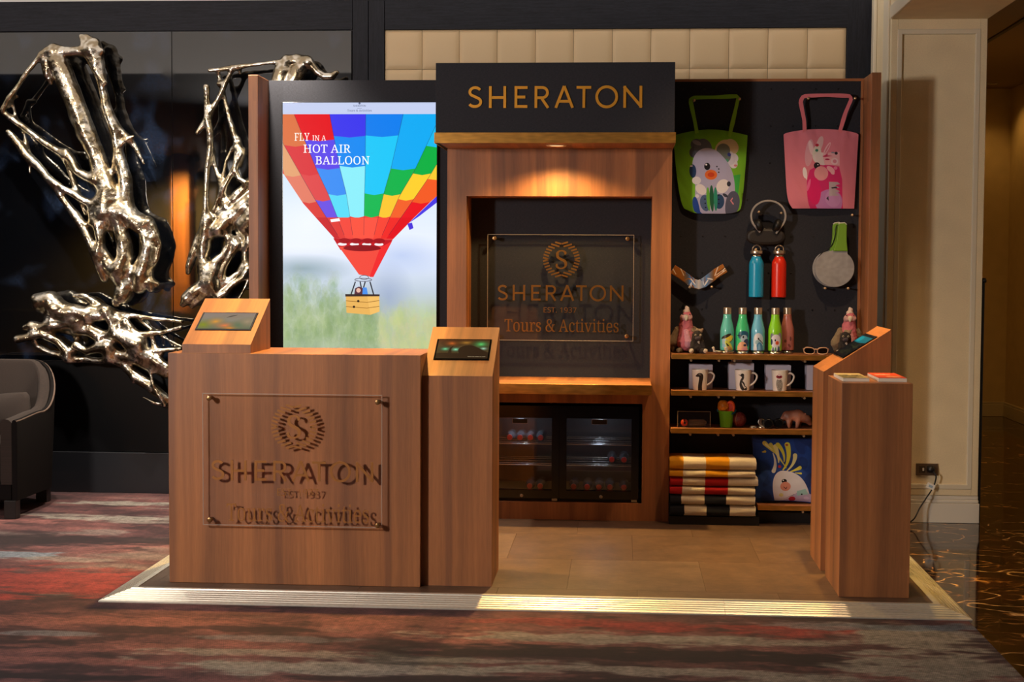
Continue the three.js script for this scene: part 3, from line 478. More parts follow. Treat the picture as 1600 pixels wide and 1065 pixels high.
  poly([[332, 828], [336, 800], [352, 792], [370, 800], [372, 828]], '#57303a'); poly([[366, 828], [368, 796], [384, 796], [390, 828]], '#4d8fe8'); { const q = T(350, 808); c.fillStyle = '#e8b9a4'; c.beginPath(); c.arc(q[0], q[1], 13, 0, 7); c.fill(); }
  poly([[297, 828], [436, 828], [438, 896], [400, 910], [300, 902]], '#e8b25c'); poly([[386, 830], [436, 828], [438, 896], [400, 910]], '#f2bd66'); poly([[295, 824], [438, 824], [438, 832], [295, 834]], '#3a2a26');
  c.strokeStyle = 'rgba(120,76,24,0.8)'; c.lineWidth = 3; for (const y of [852, 876]) { c.beginPath(); c.moveTo(...T(297, y)); c.lineTo(...T(385, y + 6)); c.lineTo(...T(437, y - 2)); c.stroke(); } for (const [x, y] of [[349, 853], [331, 877]]) { const q = T(x, y); c.fillStyle = '#2c2018'; c.beginPath(); c.arc(q[0], q[1], 7, 0, 7); c.fill(); }
  // banner and writing
  c.fillStyle = '#c3cdec'; c.fillRect(0, 0, W, 67); c.fillStyle = '#5a6280'; c.textAlign = 'center'; c.font = '15px sans-serif'; c.fillText('SHERATON', 450, 24); c.font = '17px serif'; c.fillText('Tours & Activities', 450, 52); c.fillRect(436, 33, 28, 1.5); c.beginPath(); c.arc(450, 5, 6, 0, 7); c.fill();
  c.fillStyle = '#fffdf6'; c.textAlign = 'left'; const put = (s, x, y, size, wd) => { c.font = `${size}px serif`; const q = T(x, y); c.save(); c.translate(...q); c.scale(wd * 1.408 / c.measureText(s).width, 1); c.fillText(s, 0, 0); c.restore(); };
  put('FLY', 82, 187, 62, 64); put('IN A', 157, 187, 44, 58); put('HOT AIR', 119, 237, 66, 198); put('BALLOON', 169, 285, 66, 228);
}
// counter with the glass sign
{
  const t = thing('service_counter', 'broad wood veneer counter with the clear sign on its front', 'counter');
  part('body', box(-2.038, -0.891, 0.04, 1.083, -7.28, -6.775, 0.0025, false, 0.5), wood, t);
}
function glassSign(name, label, cx, cy, z, w, h, parts, standoffs, back, gold) {
  const t = thing(name, label, 'sign', [cx, cy, z]);
  part('acrylic_plate', box(-w / 2, w / 2, -h / 2, h / 2, -0.008, 0, 0.002), acrylic, t, 'clear acrylic plate');
  const edgeMat = new THREE.MeshPhysicalMaterial({ color: 0xf2e6da, transmission: 0.82, thickness: 0, roughness: 0.35 });
  part('polished_edge', merge([box(-w / 2, w / 2, -h / 2 - 0.001, -h / 2 + 0.002, -0.0082, 0.0004, 0), box(-w / 2, w / 2, h / 2 - 0.002, h / 2 + 0.001, -0.0082, 0.0004, 0), box(w / 2 - 0.002, w / 2 + 0.001, -h / 2, h / 2, -0.0082, 0.0004, 0), box(-w / 2 - 0.001, -w / 2 + 0.002, -h / 2, h / 2, -0.0082, 0.0004, 0)]), edgeMat, t);
  const k = parts.scale;
  hotelWord(t, gold, -parts.word / 2 * k, parts.wordY, 0.0005, parts.word / 8.08 * k, 0.004, 1.0);
  const em = part('emblem', emblemGeo(parts.R, 0.004), gold, t, 'round wreath emblem'); em.position.set(parts.emX, parts.emY, 0.0005);
  const sg = textGeo('S', serifFont, parts.R * 1.0, 0.004); sg.computeBoundingBox(); sg.translate(-(sg.boundingBox.max.x) / 2, -parts.R * 0.5, 0); const sm = part('emblem_letter', sg, gold, t); sm.position.set(parts.emX, parts.emY, 0.0005);
  const e = part('lettering', textGeo('EST. 1937', sansFont, parts.estH, 0.003, parts.estW), gold, t); e.position.set(parts.estX, parts.estY, 0.0005);
  const tl = part('lettering', textGeo('Tours & Activities', serifFont, parts.tourH, 0.003, parts.tourW), gold, t); tl.position.set(parts.tourX, parts.tourY, 0.0005);
  for (const [x, y] of standoffs) { const g = lathe([[0, -back], [0.007, -back], [0.007, 0.0005], [0.012, 0.0006], [0.012, 0.011], [0.0095, 0.014], [0, 0.014]], 20); g.rotateX(Math.PI / 2); const m = part('standoff', g, std(0x9c7a50, 0.3, 0.9), t); m.position.set(x, y, 0); }
  return t;
}
glassSign('glass_sign', 'clear acrylic sign with gold lettering on the front of the wooden counter', -1.4645, 0.6085, -6.735, 0.811, 0.593,
  { scale: 1, word: 0.737, wordY: -0.0925, R: 0.104, emX: 0.01, emY: 0.152, estX: -0.066, estY: -0.158, estH: 0.032, estW: 0.186, tourX: -0.297, tourY: -0.275, tourH: 0.078, tourW: 0.645 },
  [[-0.373, 0.276], [0.388, 0.267], [-0.373, -0.272], [0.388, -0.285]], 0.04, paleGold);
glassSign('glass_sign', 'clear acrylic sign with gold lettering inside the charcoal niche', -0.355, 1.3525, -8.86, 0.844, 0.611,
  { scale: 1, word: 0.73, wordY: -0.075, R: 0.107, emX: 0.006, emY: 0.163, estX: -0.095, estY: -0.143, estH: 0.03, estW: 0.19, tourX: -0.321, tourY: -0.254, tourH: 0.072, tourW: 0.659 },
  [[-0.381, 0.2835], [0.385, 0.2835], [-0.381, -0.2765], [0.385, -0.2765]], 0.068, mirrorGold);
// kiosks: pedestal outline in profile, pushed across its width
function kioskBody(profile, width, ox) { const g = prism(profile, width); return uvMetres(g, ox); }
function tablet(parent, w, h, map, pos, turn) {
  const b = part('tablet', box(-w / 2, w / 2, -h / 2, h / 2, -0.002, 0.004, 0.002), blackGloss, parent);
  b.position.set(...pos); b.rotation.set(...turn);
  const f = part('screen_face', planeXY(w * 0.93, h * 0.9), screenMat(map, 0.85), b); f.position.z = 0.0046; return b;
}
const auroraMap = canvasTexture(512, 256, (c) => {
  const g = c.createLinearGradient(0, 0, 0, 256); g.addColorStop(0, '#5a3018'); g.addColorStop(0.45, '#56452a'); g.addColorStop(1, '#3a2a14'); c.fillStyle = g; c.fillRect(0, 0, 512, 256);
  const gl = (x, y, rx, ry, col) => { c.save(); c.translate(x, y); c.scale(1, ry / rx); const q = c.createRadialGradient(0, 0, 0, 0, 0, rx); q.addColorStop(0, col); q.addColorStop(1, 'rgba(0,0,0,0)'); c.fillStyle = q; c.beginPath(); c.arc(0, 0, rx, 0, 7); c.fill(); c.restore(); };
  gl(140, 50, 120, 60, 'rgba(230,110,40,.9)'); gl(280, 40, 150, 50, 'rgba(200,140,50,.8)'); gl(430, 60, 130, 80, 'rgba(90,230,120,.9)'); gl(460, 120, 70, 40, 'rgba(190,255,220,.9)'); gl(80, 130, 80, 45, 'rgba(120,240,170,.95)'); gl(185, 135, 80, 45, 'rgba(150,255,200,1)'); gl(250, 180, 60, 20, 'rgba(220,250,160,.7)');
  c.fillStyle = '#2c1c12'; c.beginPath(); c.moveTo(210, 140); c.bezierCurveTo(230, 70, 330, 60, 380, 95); c.bezierCurveTo(440, 130, 480, 160, 512, 175); c.lineTo(512, 256); c.lineTo(0, 256); c.lineTo(0, 190); c.bezierCurveTo(70, 170, 120, 190, 220, 185); c.fill(); c.beginPath(); c.moveTo(110, 190); c.lineTo(128, 110); c.lineTo(160, 80); c.lineTo(140, 130); c.lineTo(150, 190); c.fill();
  c.fillStyle = '#d8c8a0'; c.font = '13px sans-serif'; c.fillText('TOUCH THE SCREEN TO START', 315, 236);
});
const sunsetMap = canvasTexture(512, 200, (c) => {
  const g = c.createLinearGradient(0, 0, 0, 200); g.addColorStop(0, '#8a7a70'); g.addColorStop(0.5, '#87806f'); g.addColorStop(1, '#5f6a50'); c.fillStyle = g; c.fillRect(0, 0, 512, 200);
  const gl = (x, y, rx, ry, col) => { c.save(); c.translate(x, y); c.scale(1, ry / rx); const q = c.createRadialGradient(0, 0, 0, 0, 0, rx); q.addColorStop(0, col); q.addColorStop(1, 'rgba(120,110,80,0)'); c.fillStyle = q; c.beginPath(); c.arc(0, 0, rx, 0, 7); c.fill(); c.restore(); };
  gl(40, 150, 150, 90, 'rgba(130,140,20,1)'); gl(150, 110, 120, 70, 'rgba(225,150,50,1)'); gl(260, 160, 150, 60, 'rgba(240,120,60,1)'); gl(320, 190, 110, 40, 'rgba(255,140,30,1)'); gl(390, 150, 120, 80, 'rgba(80,110,80,.9)'); gl(290, 40, 120, 30, 'rgba(150,130,120,.9)'); gl(460, 110, 110, 70, 'rgba(160,140,110,.9)');
  c.fillStyle = 'rgba(60,58,50,.9)'; c.beginPath(); c.moveTo(235, 60); c.quadraticCurveTo(270, 30, 340, 22); c.quadraticCurveTo(310, 46, 262, 52); c.closePath(); c.fill();
});
const nightMap = canvasTexture(512, 256, (c) => {
  c.fillStyle = '#0c0f10'; c.fillRect(0, 0, 512, 256); c.fillStyle = '#0f6e70'; c.beginPath(); c.moveTo(330, 0); c.lineTo(470, 0); c.lineTo(470, 256); c.lineTo(350, 256); c.quadraticCurveTo(300, 130, 330, 0); c.fill(); c.fillStyle = '#17969a'; c.beginPath(); c.ellipse(400, 60, 60, 50, 0, 0, 7); c.fill();
  for (let i = 0; i < 46; i++) { c.fillStyle = rnd() < 0.5 ? '#3c4a22' : '#5a5a2c'; c.fillRect(40 + rnd() * 260, 30 + rnd() * 200, 10 + rnd() * 26, 3 + rnd() * 5); }
});
{ // wedge on the counter: slope faces the viewer
  const t = thing('tablet_kiosk', 'small wooden wedge with a sunset tablet, standing on the counter', 'kiosk', [-1.8205, 1.083, -6.79]);
  const g = kioskBody([[0, 0], [0.39, 0], [0.39, 0.236], [0.005, 0.04], [0, 0.039]].map(([z, y]) => [z, y]), 0.313, 0); g.rotateY(Math.PI / 2); g.translate(-0.1565, 0, 0); part('wedge', uvMetres(g, 0.2), wood, t);
  tablet(t, 0.262, 0.165, sunsetMap, [0, 0.134, -0.19], [Math.atan2(0.196, 0.385) - Math.PI / 2, 0, 0]);
}
{ // pedestal kiosk between counter and portal
  const t = thing('tablet_kiosk', 'tall wooden kiosk with an aurora tablet, right of the counter', 'kiosk', [-0.7315, 0.04, -6.82]);
  const g = kioskBody([[0, 0], [0.39, 0], [0.39, 1.151], [0, 0.949]], 0.316, 0); g.rotateY(Math.PI / 2); g.translate(-0.158, 0, 0); part('pedestal', uvMetres(g, 0.9), wood, t);
  tablet(t, 0.256, 0.185, auroraMap, [0.004, 1.0545, -0.203], [Math.atan2(0.202, 0.39) - Math.PI / 2, 0, 0]);
}
{ // right kiosk: slope faces left
  const t = thing('tablet_kiosk', 'tall wooden kiosk sloping up to the right with a dark tablet', 'kiosk', [1.1115, 0.04, -7.53]);
  part('pedestal', uvMetres(kioskBody([[-0.156, 0], [0.156, 0], [0.156, 1.151], [-0.156, 0.949]], 0.4, 0).translate(0, 0, -0.2), 0.05), wood, t);
  tablet(t, 0.19, 0.34, nightMap, [0.018, 1.0625, 0], [-Math.PI / 2, 0, Math.atan2(0.202, 0.312), 'ZXY']);
}
{ const t = thing('display_plinth', 'square wooden plinth with two books on top, front right', 'plinth'); part('body', box(0.961, 1.2655, 0.04, 0.981, -7.21, -6.755, 0.002, false, 0.3), wood, t); }
// ---------- branch sculptures: each line is x, y, radius in centimetres along one limb ----------
const tallBranch = [
  [-363.4,278.1,2.6,-356.6,281.1,3.9,-346.7,279.8,3.1,-338.1,280.4,3.6,-333.1,282.2,4.3],
  [-357.8,279.9,4.6,-354.2,273.9,6.2,-350.6,264.3,6.4,-343.3,247.5,5.9,-337.3,230.7,5.9,-331.3,216.3,5.3,-327.7,204.3,5.9,-323.4,192.3,7,-324.8,180.2,7.7],
  [-361.6,273.9,3.9,-361.1,265.5,2.6,-359,260.7,1.4],
  [-339.2,289.4,1.5,-335,277.4,2,-329.6,267.8,2,-323.5,260.6,1.2],
  [-336.2,288.7,2.6,-331.9,284.6,4.6,-330.1,276.2,4.6,-327.7,265.4,3.6,-326,255.9,2.6,-324.2,245.1,3.2,-320.6,235.5,3.6,-318.2,225.9,3.2,-317.7,218.7,3.1,-315.9,211.5,3.9,-312.9,200.7,4.3,-312.4,188.7,4.6,-313.1,179.1,5.6],
  [-330.7,281,2.4,-325.8,280.3,1.7,-325.5,279.2,1.2],
  [-326.7,245.7,1.9,-323.7,240.3,2,-317.6,233.1,1.9,-310.2,225.9,2.1,-305.4,218.7,1.5,-301.1,210.3,0.6],
  [-307.1,227.5,0.9,-312.7,224.7,1.5,-317,220.5,1.8,-319,211.5,1.9,-320.5,204.3,0.9],
  [-357.2,282.9,1.3,-364.6,277.5,1.5,-372.8,268,1.5,-381.6,256,1.5,-386,250.6,1.7,-390.4,244,1.2],
  [-381.6,252.4,0.9,-385.4,251.8,1.7,-387.9,246.4,1.4],
  [-390.4,242.8,1.4,-386.1,239.2,2.1,-376.9,232.6,1.9,-364.6,223.5,1.9,-354.7,217.5,2.4,-351.1,215.1,2.6],
  [-386,252.4,0.7,-383.6,240.4,0.9,-378.2,228.4,1.1,-375.2,216.3,1.1,-374.5,204.8,0.8],
  [-387.5,230.2,2.1,-382,223.5,2.6,-375.9,215.1,2.9,-368.5,209.1,2.7,-362.3,201.8,2.5,-356.2,194.6,2.4,-348.9,183.8,2.4,-340.3,172.9,2.6],
  [-359.9,200.6,1.7,-351.3,194.6,1.9,-342.6,189.8,2.1,-334,185,2.4],
  [-353.5,217.5,2.1,-349.3,207.9,1.2,-345.6,198.3,1.4,-342.6,189.8,1.5,-337.8,179,1.3],
  [-349.8,217.5,2.4,-346.1,211.5,2.3,-342.5,205.5,2.3,-336.3,201.9,3.2,-331.4,200.7,4.6],
  [-347.3,213.9,1.7,-346.8,204.3,1.1,-342.6,192.2,1.1],
  [-327.8,186.2,5.6,-331.6,180.2,3.9,-332.9,173,3.1],
  [-322.8,195.9,2.4,-317.9,187.5,3.2,-315.5,180.3,3.9],
  [-345.8,242.7,2.1,-344,235.5,1.9,-347.1,241.5,1.4],
  [-341,228.3,1.7,-338.6,225.9,1.9],
  [-313,185.1,3.9,-306.9,177.9,3.6,-300.8,174.3,3.2],
  [-346.4,180.3,1.9,-339.1,170.7,2.5,-334.2,161,2.7,-330.6,152.6,3.4,-328.2,144.1,3.1,-326.4,138.1,2.4],
  [-334.1,180.4,1.9,-329.8,173.1,2.9,-327.4,162.3,2.4,-328.7,153.8,2.7],
  [-325.4,180.4,6.3,-326.1,173.1,4.6,-328.2,165.9,2.4,-327.4,157.4,2.4,-323.2,147.8,4.3,-318.3,141.8,5.3,-313.4,134.5,5,-314.7,127.3,5.6,-318.4,123.6,3.6],
  [-318,180.4,5.6,-316.2,170.8,4.3,-313.2,161.1,4.6,-312.7,151.5,5,-315.8,144.2,5.6],
  [-325.5,171.9,2.6,-319.3,168.9,2.9,-315.6,167.2,3.1],
  [-313.1,180.4,5.6,-308.2,175.6,5.3,-303.2,173.2,5.3,-298.3,173.2,4.3,-293.4,167.2,2.6,-290.4,158.8,1.4,-292.1,150.4,1.4,-296.1,143.1,1.8,-297.3,135.9,2.9],
  [-306.9,173.2,3.9,-300.2,167.2,3.2,-297.4,157.6,3.6,-299.1,147.9,4.6,-301.6,140.7,5.3,-302.9,132.2,3.6],
  [-301.5,163.6,2.1,-302.4,153.9,1.5,-305.3,146.7,1.9,-307.2,141.8,2.4],
  [-294.7,163.6,1.7,-295.8,152.8,1.3,-296.7,145.5,1.7],
  [-313.3,144.2,4.6,-307.2,140.6,3.2,-301.6,138.2,5],
  [-297.3,135.9,2.9,-292.2,134.7,2.1],
  [-296.1,135.9,2.4,-295.5,131.6,2.1],
  [-309.7,137,2.9,-311.6,128.5,3.9],
  [-318,173.2,1.9,-321.1,175.6,1.7],
];
const cornerBranch = [
  [-257.5,268,1.2,-250.2,268.8,1.3,-242.5,269.9,1.6,-230,271.5,1.1,-217.5,273,1.1,-195.8,274.5,1.3],
  [-195.8,274.1,2.8,-203,275.3,3.3,-209.4,274.2,3.9,-211.9,267.1,5.6,-214.3,256,6.1,-218,232.3,4.5,-224.2,200.6,6.1,-230.3,180.7,5.6],
  [-196.6,273.3,3.3,-202.2,267,5.1,-205.9,258,5.6,-208.7,240.2,3.9],
  [-195,272.9,2.8,-190.2,267.4,2.4,-185.4,264.2,2.4,-180.5,264.2,2.4,-177.7,266.6,1.6],
  [-239.3,269.5,1.2,-238.5,266,0.8],
  [-242.8,269.4,1.3,-246.8,261,1.4,-250.8,253.2,1.4,-257.7,241,1.7,-261.8,234.3,2,-265.8,229.2,1],
  [-252.5,266.1,1.3,-250.8,258.8,1.3,-248,247.6,1.3,-245.2,236.5,1.7,-241.8,225.3,1.8,-240.7,219.7,2],
  [-251.9,259.9,1.3,-249.1,260.5,1.1],
  [-259.4,257.7,2,-259.2,247.7,1.9,-258.9,238.7,2.1,-257.2,229.8,2.3,-257.3,220.8,2,-259.1,207.4,1.7,-260,192.8,1.7,-260.6,180.4,1.9,-261.5,170.3,2.3],
  [-256.7,218.6,1.6,-254.5,207.4,1.4,-251.1,198.4,1.7,-249.4,189.4,2.2,-247.7,183.8,3.3],
  [-240.1,220.8,2.2,-237.3,216.3,1.9,-240.7,209.6,1.7,-246.5,199.5,1.7,-250,192.8,1.9],
  [-240.1,225.9,1.1,-239.3,220.8,1.6],
  [-244.1,219.7,1.1,-247.6,211.9,1,-249.3,202.9,1,-250,195,1.1],
  [-240.7,216.3,1.3,-241.3,207.4,1.2,-239.1,201.2,1.4,-235.1,198.4,1.8],
  [-236.1,218.6,1.2,-238.5,209.6,1.2],
  [-252.3,189.4,1,-255.7,181.5,1.2],
  [-232.8,198.4,3,-240.8,190.6,3.6,-247.7,183.8,3.6,-254.6,178.2,3,-260.4,170.3,2.4],
  [-231.7,188.3,4.2,-238.6,182.2,4.9,-245.5,176,5.3,-252.4,169.2,5.3],
  [-230.6,178.3,5.3,-236.3,171.5,5.3],
  [-260.5,178.9,2,-263.2,170.2,2.4,-266.8,161.6,2.7,-269.5,153.8,2.7,-272.2,145.9,2.4,-273.1,142,1.4],
  [-258.8,175.4,3.2,-261,167.6,3.5,-262.8,158.1,3.5,-262.9,151.2,3.2,-261.1,144.3,4.5,-260.7,137.3,5],
  [-248.2,177.2,5,-241.2,178,5,-234.2,177.2,4.3],
  [-250,171.1,3,-255.3,167.6,2.7,-259.3,163.3,2.3,-261.1,155.5,2.6],
  [-246.9,167.7,1.9,-246.5,159.9,2.1,-249.6,153,2.7,-254.1,148.2,3.7,-255.9,141.7,4.7,-257.2,135.6,5],
  [-244.7,172,2.6,-237.7,175.5,2.6,-233.3,168.6,3,-233.8,160.8,3.7,-236,155.6,2.6,-236,147.9,3,-240.5,141.8,1.7,-247.5,136.6,2.2,-253.7,132.2,3.2],
  [-244.8,163.4,2.6,-241.3,159.5,3.2,-244.8,153.9,2,-248.8,146.1,2,-250.6,140,2.6],
  [-241.7,164.3,1.5,-236,164.3,2],
  [-241.6,172,1.2,-241.2,167.7,1.2],
  [-233.9,144.4,2.6,-236.9,139.2,1.9,-243.1,134.9,1.7,-248.4,129.6,2,-252,127,2],
  [-232.6,140.1,1.4,-236.1,132.3,1,-239.6,126.2,0.9],
  [-257.2,135.6,5,-262.5,133.9,4,-268.7,129.5,4.5,-272.3,126,4,-274.9,122.5,2],
  [-255.5,132.2,3.2,-262.5,128.7,4,-267.9,123.4,2.7,-269.6,120.8,1.5],
  [-255.5,132.2,3.2,-254.6,128.7,2.7,-253.7,125.3,2],
];
const lowBranch = [
  [-370,125.1,3.2,-366.3,123.3,5.9,-360.7,123.9,6.4,-357,119.7,6.4,-352,117.3,5.9,-344.6,116.7,5.3,-337.1,115.6,4.3,-328.4,114.4,3.6],
  [-368.8,120.8,3.9,-363.9,117.2,3.2,-360.2,112.4,5],
  [-377.3,106.7,1.9,-373.3,108,3.2,-367.1,106.8,3.2,-360.8,108.1,4.6,-352.1,110,5,-342.1,111.3,5.3],
  [-381.5,99.4,2.7,-374.6,100.7,2.5,-370.9,102.5,2.4],
  [-373.4,100.1,2.1,-369.7,94.6,1.7,-362.3,90.6,1.9,-354.8,89.2,2.4,-349.8,86.9,2.6],
  [-371.5,104.3,2.6,-363.4,102,3.1,-356,97.8,2.6,-350.4,91.1,2.9,-350.4,87.5,2.6],
  [-355.9,106.3,2.6,-347.2,103.7,2.1,-343.5,97.9,2.4,-347.9,92.4,2.6],
  [-343.4,106.4,4.6,-334.7,104.3,3.2,-329.2,100.4,3.2,-328.4,95.6,3.2],
  [-344.8,96,2.6,-337.3,92.1,2.4,-331.1,94.1,2.9,-323.6,95,3.9],
  [-350.5,86.9,2.6,-339.9,86.7,2.4,-331.2,85.6,2.4,-323.7,86.5,2.7],
  [-337.1,115,4.3,-334.6,118.6,2.6,-323.5,117.5,2.4],
  [-346,127.3,1.5,-339.5,127.1,2,-333.3,123.5,2.4,-327.2,119.9,2.4,-318.5,116.3,2.3,-306.1,114.6,1.5,-293.8,112.9,1.4,-277.2,111.2,1.2],
  [-337.8,111.9,3.2,-334.7,106.7,2.9,-327.3,102.9,2.9,-318.6,102.4,3.9],
  [-325.3,118.7,2.6,-320.4,110.2,2.9,-318.6,103,3.9,-311.2,100,5,-303.8,97,5.6],
  [-318.5,112.7,2.9,-312.4,106.7,3.2,-306.2,101.9,3.6],
  [-312.4,111.5,2.1,-307.5,105.5,2,-303.8,103.1,1.7,-290.2,104.4,1.4,-277.2,107.6,1.1],
  [-303.7,111.6,0.8,-297.6,106.8,1.1,-290.2,102,1.1,-281.6,97.2,0.9,-277.3,95.5,0.9],
  [-296.3,103.2,1.3,-294.5,95.9,1.5,-290.2,91.1,2],
  [-294.6,92.9,1.4,-287.8,93.3,1.3,-277.3,94.2,1.1],
  [-323.6,94.4,3.9,-318.1,90.8,3.6,-306.3,87.3,3.9,-296.5,82.5,3.4,-286,77.8,2.6],
  [-310,97,3.9,-303.8,92.2,5,-295.2,87.4,4.3,-286,82.6,2.9],
  [-323.7,88.3,3.2,-313.8,83.6,3.1,-306.4,76.3,3.7,-299,71.6,3.6,-292.9,66.8,3.2,-286.1,61.4,2.6],
  [-307.7,75.1,1.2,-308.3,72.7,0.7],
  [-296.5,80.1,0.7,-294.1,71.6,0.8,-290.4,64.3,0.8,-287,58.3,0.7],
  [-301.6,63,0.8,-295.4,60,1.1,-286.1,57.7,0.9],
  [-323.6,95,3.9,-322.5,88.3,3.6],
];
function branchSculpture(name, label, lines, cx, cy, flat, phase) {
  const caps = [], zc = (x, y) => 0.15 + 0.045 * N(x * 1.8, y * 1.8, phase) + 0.02 * N(x * 5, y * 5, phase + 4);
  lines.forEach((l, li) => {
    const pts = []; for (let i = 0; i < l.length; i += 3) pts.push([l[i] / 100 - cx, l[i + 1] / 100 - cy, l[i + 2] / 100]);
    const dz = 0.035 * (((li * 7 + 3) % 5) / 4 - 0.5);
    for (let i = 0; i < pts.length - 1; i++) {
      const [ax, ay, ar] = pts[i], [bx, by, br] = pts[i + 1], kk = Math.min(1, 0.035 / Math.max(ar, br));
      caps.push({ a: [ax, ay, zc(ax, ay) + dz * kk], b: [bx, by, zc(bx, by) + dz * kk], ra: ar, rb: br, flat, limb: li });
    }
  });
  const t = thing(name, label, 'sculpture', [cx, cy, -9.639]);
  part('cast_branches', blend(caps, 0.0075, 0.0085, 0.0032, 19), bronze, t);
  for (const l of [lines[1], lines[lines.length >> 1], lines[lines.length - 4]]) {   // wall fixings
    const m = 3 * Math.floor(l.length / 6), g = new THREE.CylinderGeometry(0.009, 0.009, 0.12, 12); g.rotateX(Math.PI / 2); g.translate(l[m] / 100 - cx, l[m + 1] / 100 - cy, 0.06); part('wall_pin', g, steel, t);
  }
  return t;
}
branchSculpture('branch_sculpture', 'tall silver bronze tree root sculpture at the far left of the black wall', tallBranch, -3.3, 1.9, 1.25, 1);
branchSculpture('branch_sculpture', 'silver bronze branch sculpture partly behind the left wooden fin', cornerBranch, -2.3, 1.9, 1.25, 5);
branchSculpture('branch_sculpture', 'low sideways silver bronze root sculpture above the armchair', lowBranch, -3.1, 1.1, 1.25, 9);
// ---------- goods on the right wall ----------
function uvFit(g, x0, x1, y0, y1) { g = g.index ? g.toNonIndexed() : g; const p = g.attributes.position, uv = new Float32Array(p.count * 2); for (let i = 0; i < p.count; i++) { uv[2 * i] = (p.getX(i) - x0) / (x1 - x0); uv[2 * i + 1] = (p.getY(i) - y0) / (y1 - y0); } g.setAttribute('uv', new THREE.BufferAttribute(uv, 2)); return g; }
const E = (c, x, y, rx, ry, col, a = 0) => { c.fillStyle = col; c.beginPath(); c.ellipse(x, y, rx, ry, a, 0, 7); c.fill(); };
const P = (c, pts, col) => { c.fillStyle = col; c.beginPath(); pts.forEach((p, i) => i ? c.lineTo(...p) : c.moveTo(...p)); c.closePath(); c.fill(); };
const clothGrain = (c, w, h, a) => { for (let i = 0; i < 3000; i++) { c.fillStyle = rnd() < 0.5 ? `rgba(0,0,0,${a})` : `rgba(255,255,255,${a})`; c.fillRect(rnd() * w, rnd() * h, 2 + rnd() * 5, 1); } };
// bags: a front sheet that bulges and creases, closed by a flat back
function bagGeo(left, right, top, bottom, bulge, seed) {  // left(v), right(v), v from the bottom 0 to the top 1
  const nu = 44, nv = 48, pos = [], uv = [], idx = [];
  for (const back of [0, 1]) for (let j = 0; j <= nv; j++) for (let i = 0; i <= nu; i++) {
    const u = i / nu, v = j / nv, x = lerp(left(v), right(v), u), y = lerp(bottom(u), top(u), v), q = 1 - Math.pow(Math.abs(2 * u - 1), 3), w = 1 - Math.pow(Math.abs(2 * v - 1), 6);
    const crease = 0.006 * N(u * 3.2, v * 2.2 + u * 2, seed) + 0.004 * N(u * 9 + v * 3, v * 5, seed + 3) + 0.005 * smooth(0.75, 1, v) * N(u * 12, v * 2, seed + 8);
    pos.push(x, y, back ? 0 : 0.003 + bulge * q * (0.35 + 0.65 * w) * (1.15 - 0.5 * v) + crease * Math.min(1, 4 * q)); uv.push(u, v);
  }
  const row = nu + 1, off = row * (nv + 1);
  for (let j = 0; j < nv; j++) for (let i = 0; i < nu; i++) { const a = j * row + i; idx.push(a, a + 1, a + row, a + 1, a + row + 1, a + row, off + a, off + a + row, off + a + 1, off + a + 1, off + a + row, off + a + row + 1); }
  for (let i = 0; i < nu; i++) { idx.push(i, off + i, i + 1, i + 1, off + i, off + i + 1); const a = nv * row + i; idx.push(a, a + 1, off + a, a + 1, off + a + 1, off + a); }
  for (let j = 0; j < nv; j++) { const a = j * row, b = a + nu; idx.push(a, a + row, off + a, a + row, off + a + row, off + a, b, off + b, b + row, b + row, off + b, off + b + row); }
  const g = new THREE.BufferGeometry(); g.setAttribute('position', new THREE.Float32BufferAttribute(pos, 3)); g.setAttribute('uv', new THREE.Float32BufferAttribute(uv, 2)); g.setIndex(idx); return toCreasedNormals(g, 1.0);
}
function strap(pts, w) {   // cloth band with its width turned between up (over the pegs) and sideways
  const curve = new THREE.CatmullRomCurve3(pts.map((p) => V(p[0], p[1], p[2])), false, 'catmullrom', 0.15), n = 60, pos = [], idx = [];
  for (let i = 0; i <= n; i++) { const t = i / n, c = curve.getPointAt(t), d = curve.getTangentAt(t), nx = -d.y, ny = d.x, ww = w * (0.82 + 0.25 * N(t * 7, pts[0][0] * 9, 1)); for (const [s, z] of [[-1, 0], [1, 0.001], [1, -0.002], [-1, -0.002]]) pos.push(c.x + nx * ww / 2 * s, c.y + ny * ww / 2 * s, c.z + z + 0.003 * N(t * 9, s, 2)); }
  for (let i = 0; i < n; i++) for (let k = 0; k < 4; k++) { const a = i * 4 + k, b = i * 4 + (k + 1) % 4; idx.push(a, b, a + 4, b, b + 4, a + 4); }
  const g = new THREE.BufferGeometry(); g.setAttribute('position', new THREE.Float32BufferAttribute(pos, 3)); g.setIndex(idx); return toCreasedNormals(g, 0.6);
}
const clothBump = dataTexture(256, 256, (u, v) => { const s = 128 + 60 * Math.sin(u * 256 * 1.57) * Math.sin(v * 256 * 1.57); return [s, s, s]; }, false); clothBump.repeat.set(3, 3);
const cloth = (map) => new THREE.MeshStandardMaterial({ map, roughness: 0.9, bumpMap: clothBump, bumpScale: 0.0004 });
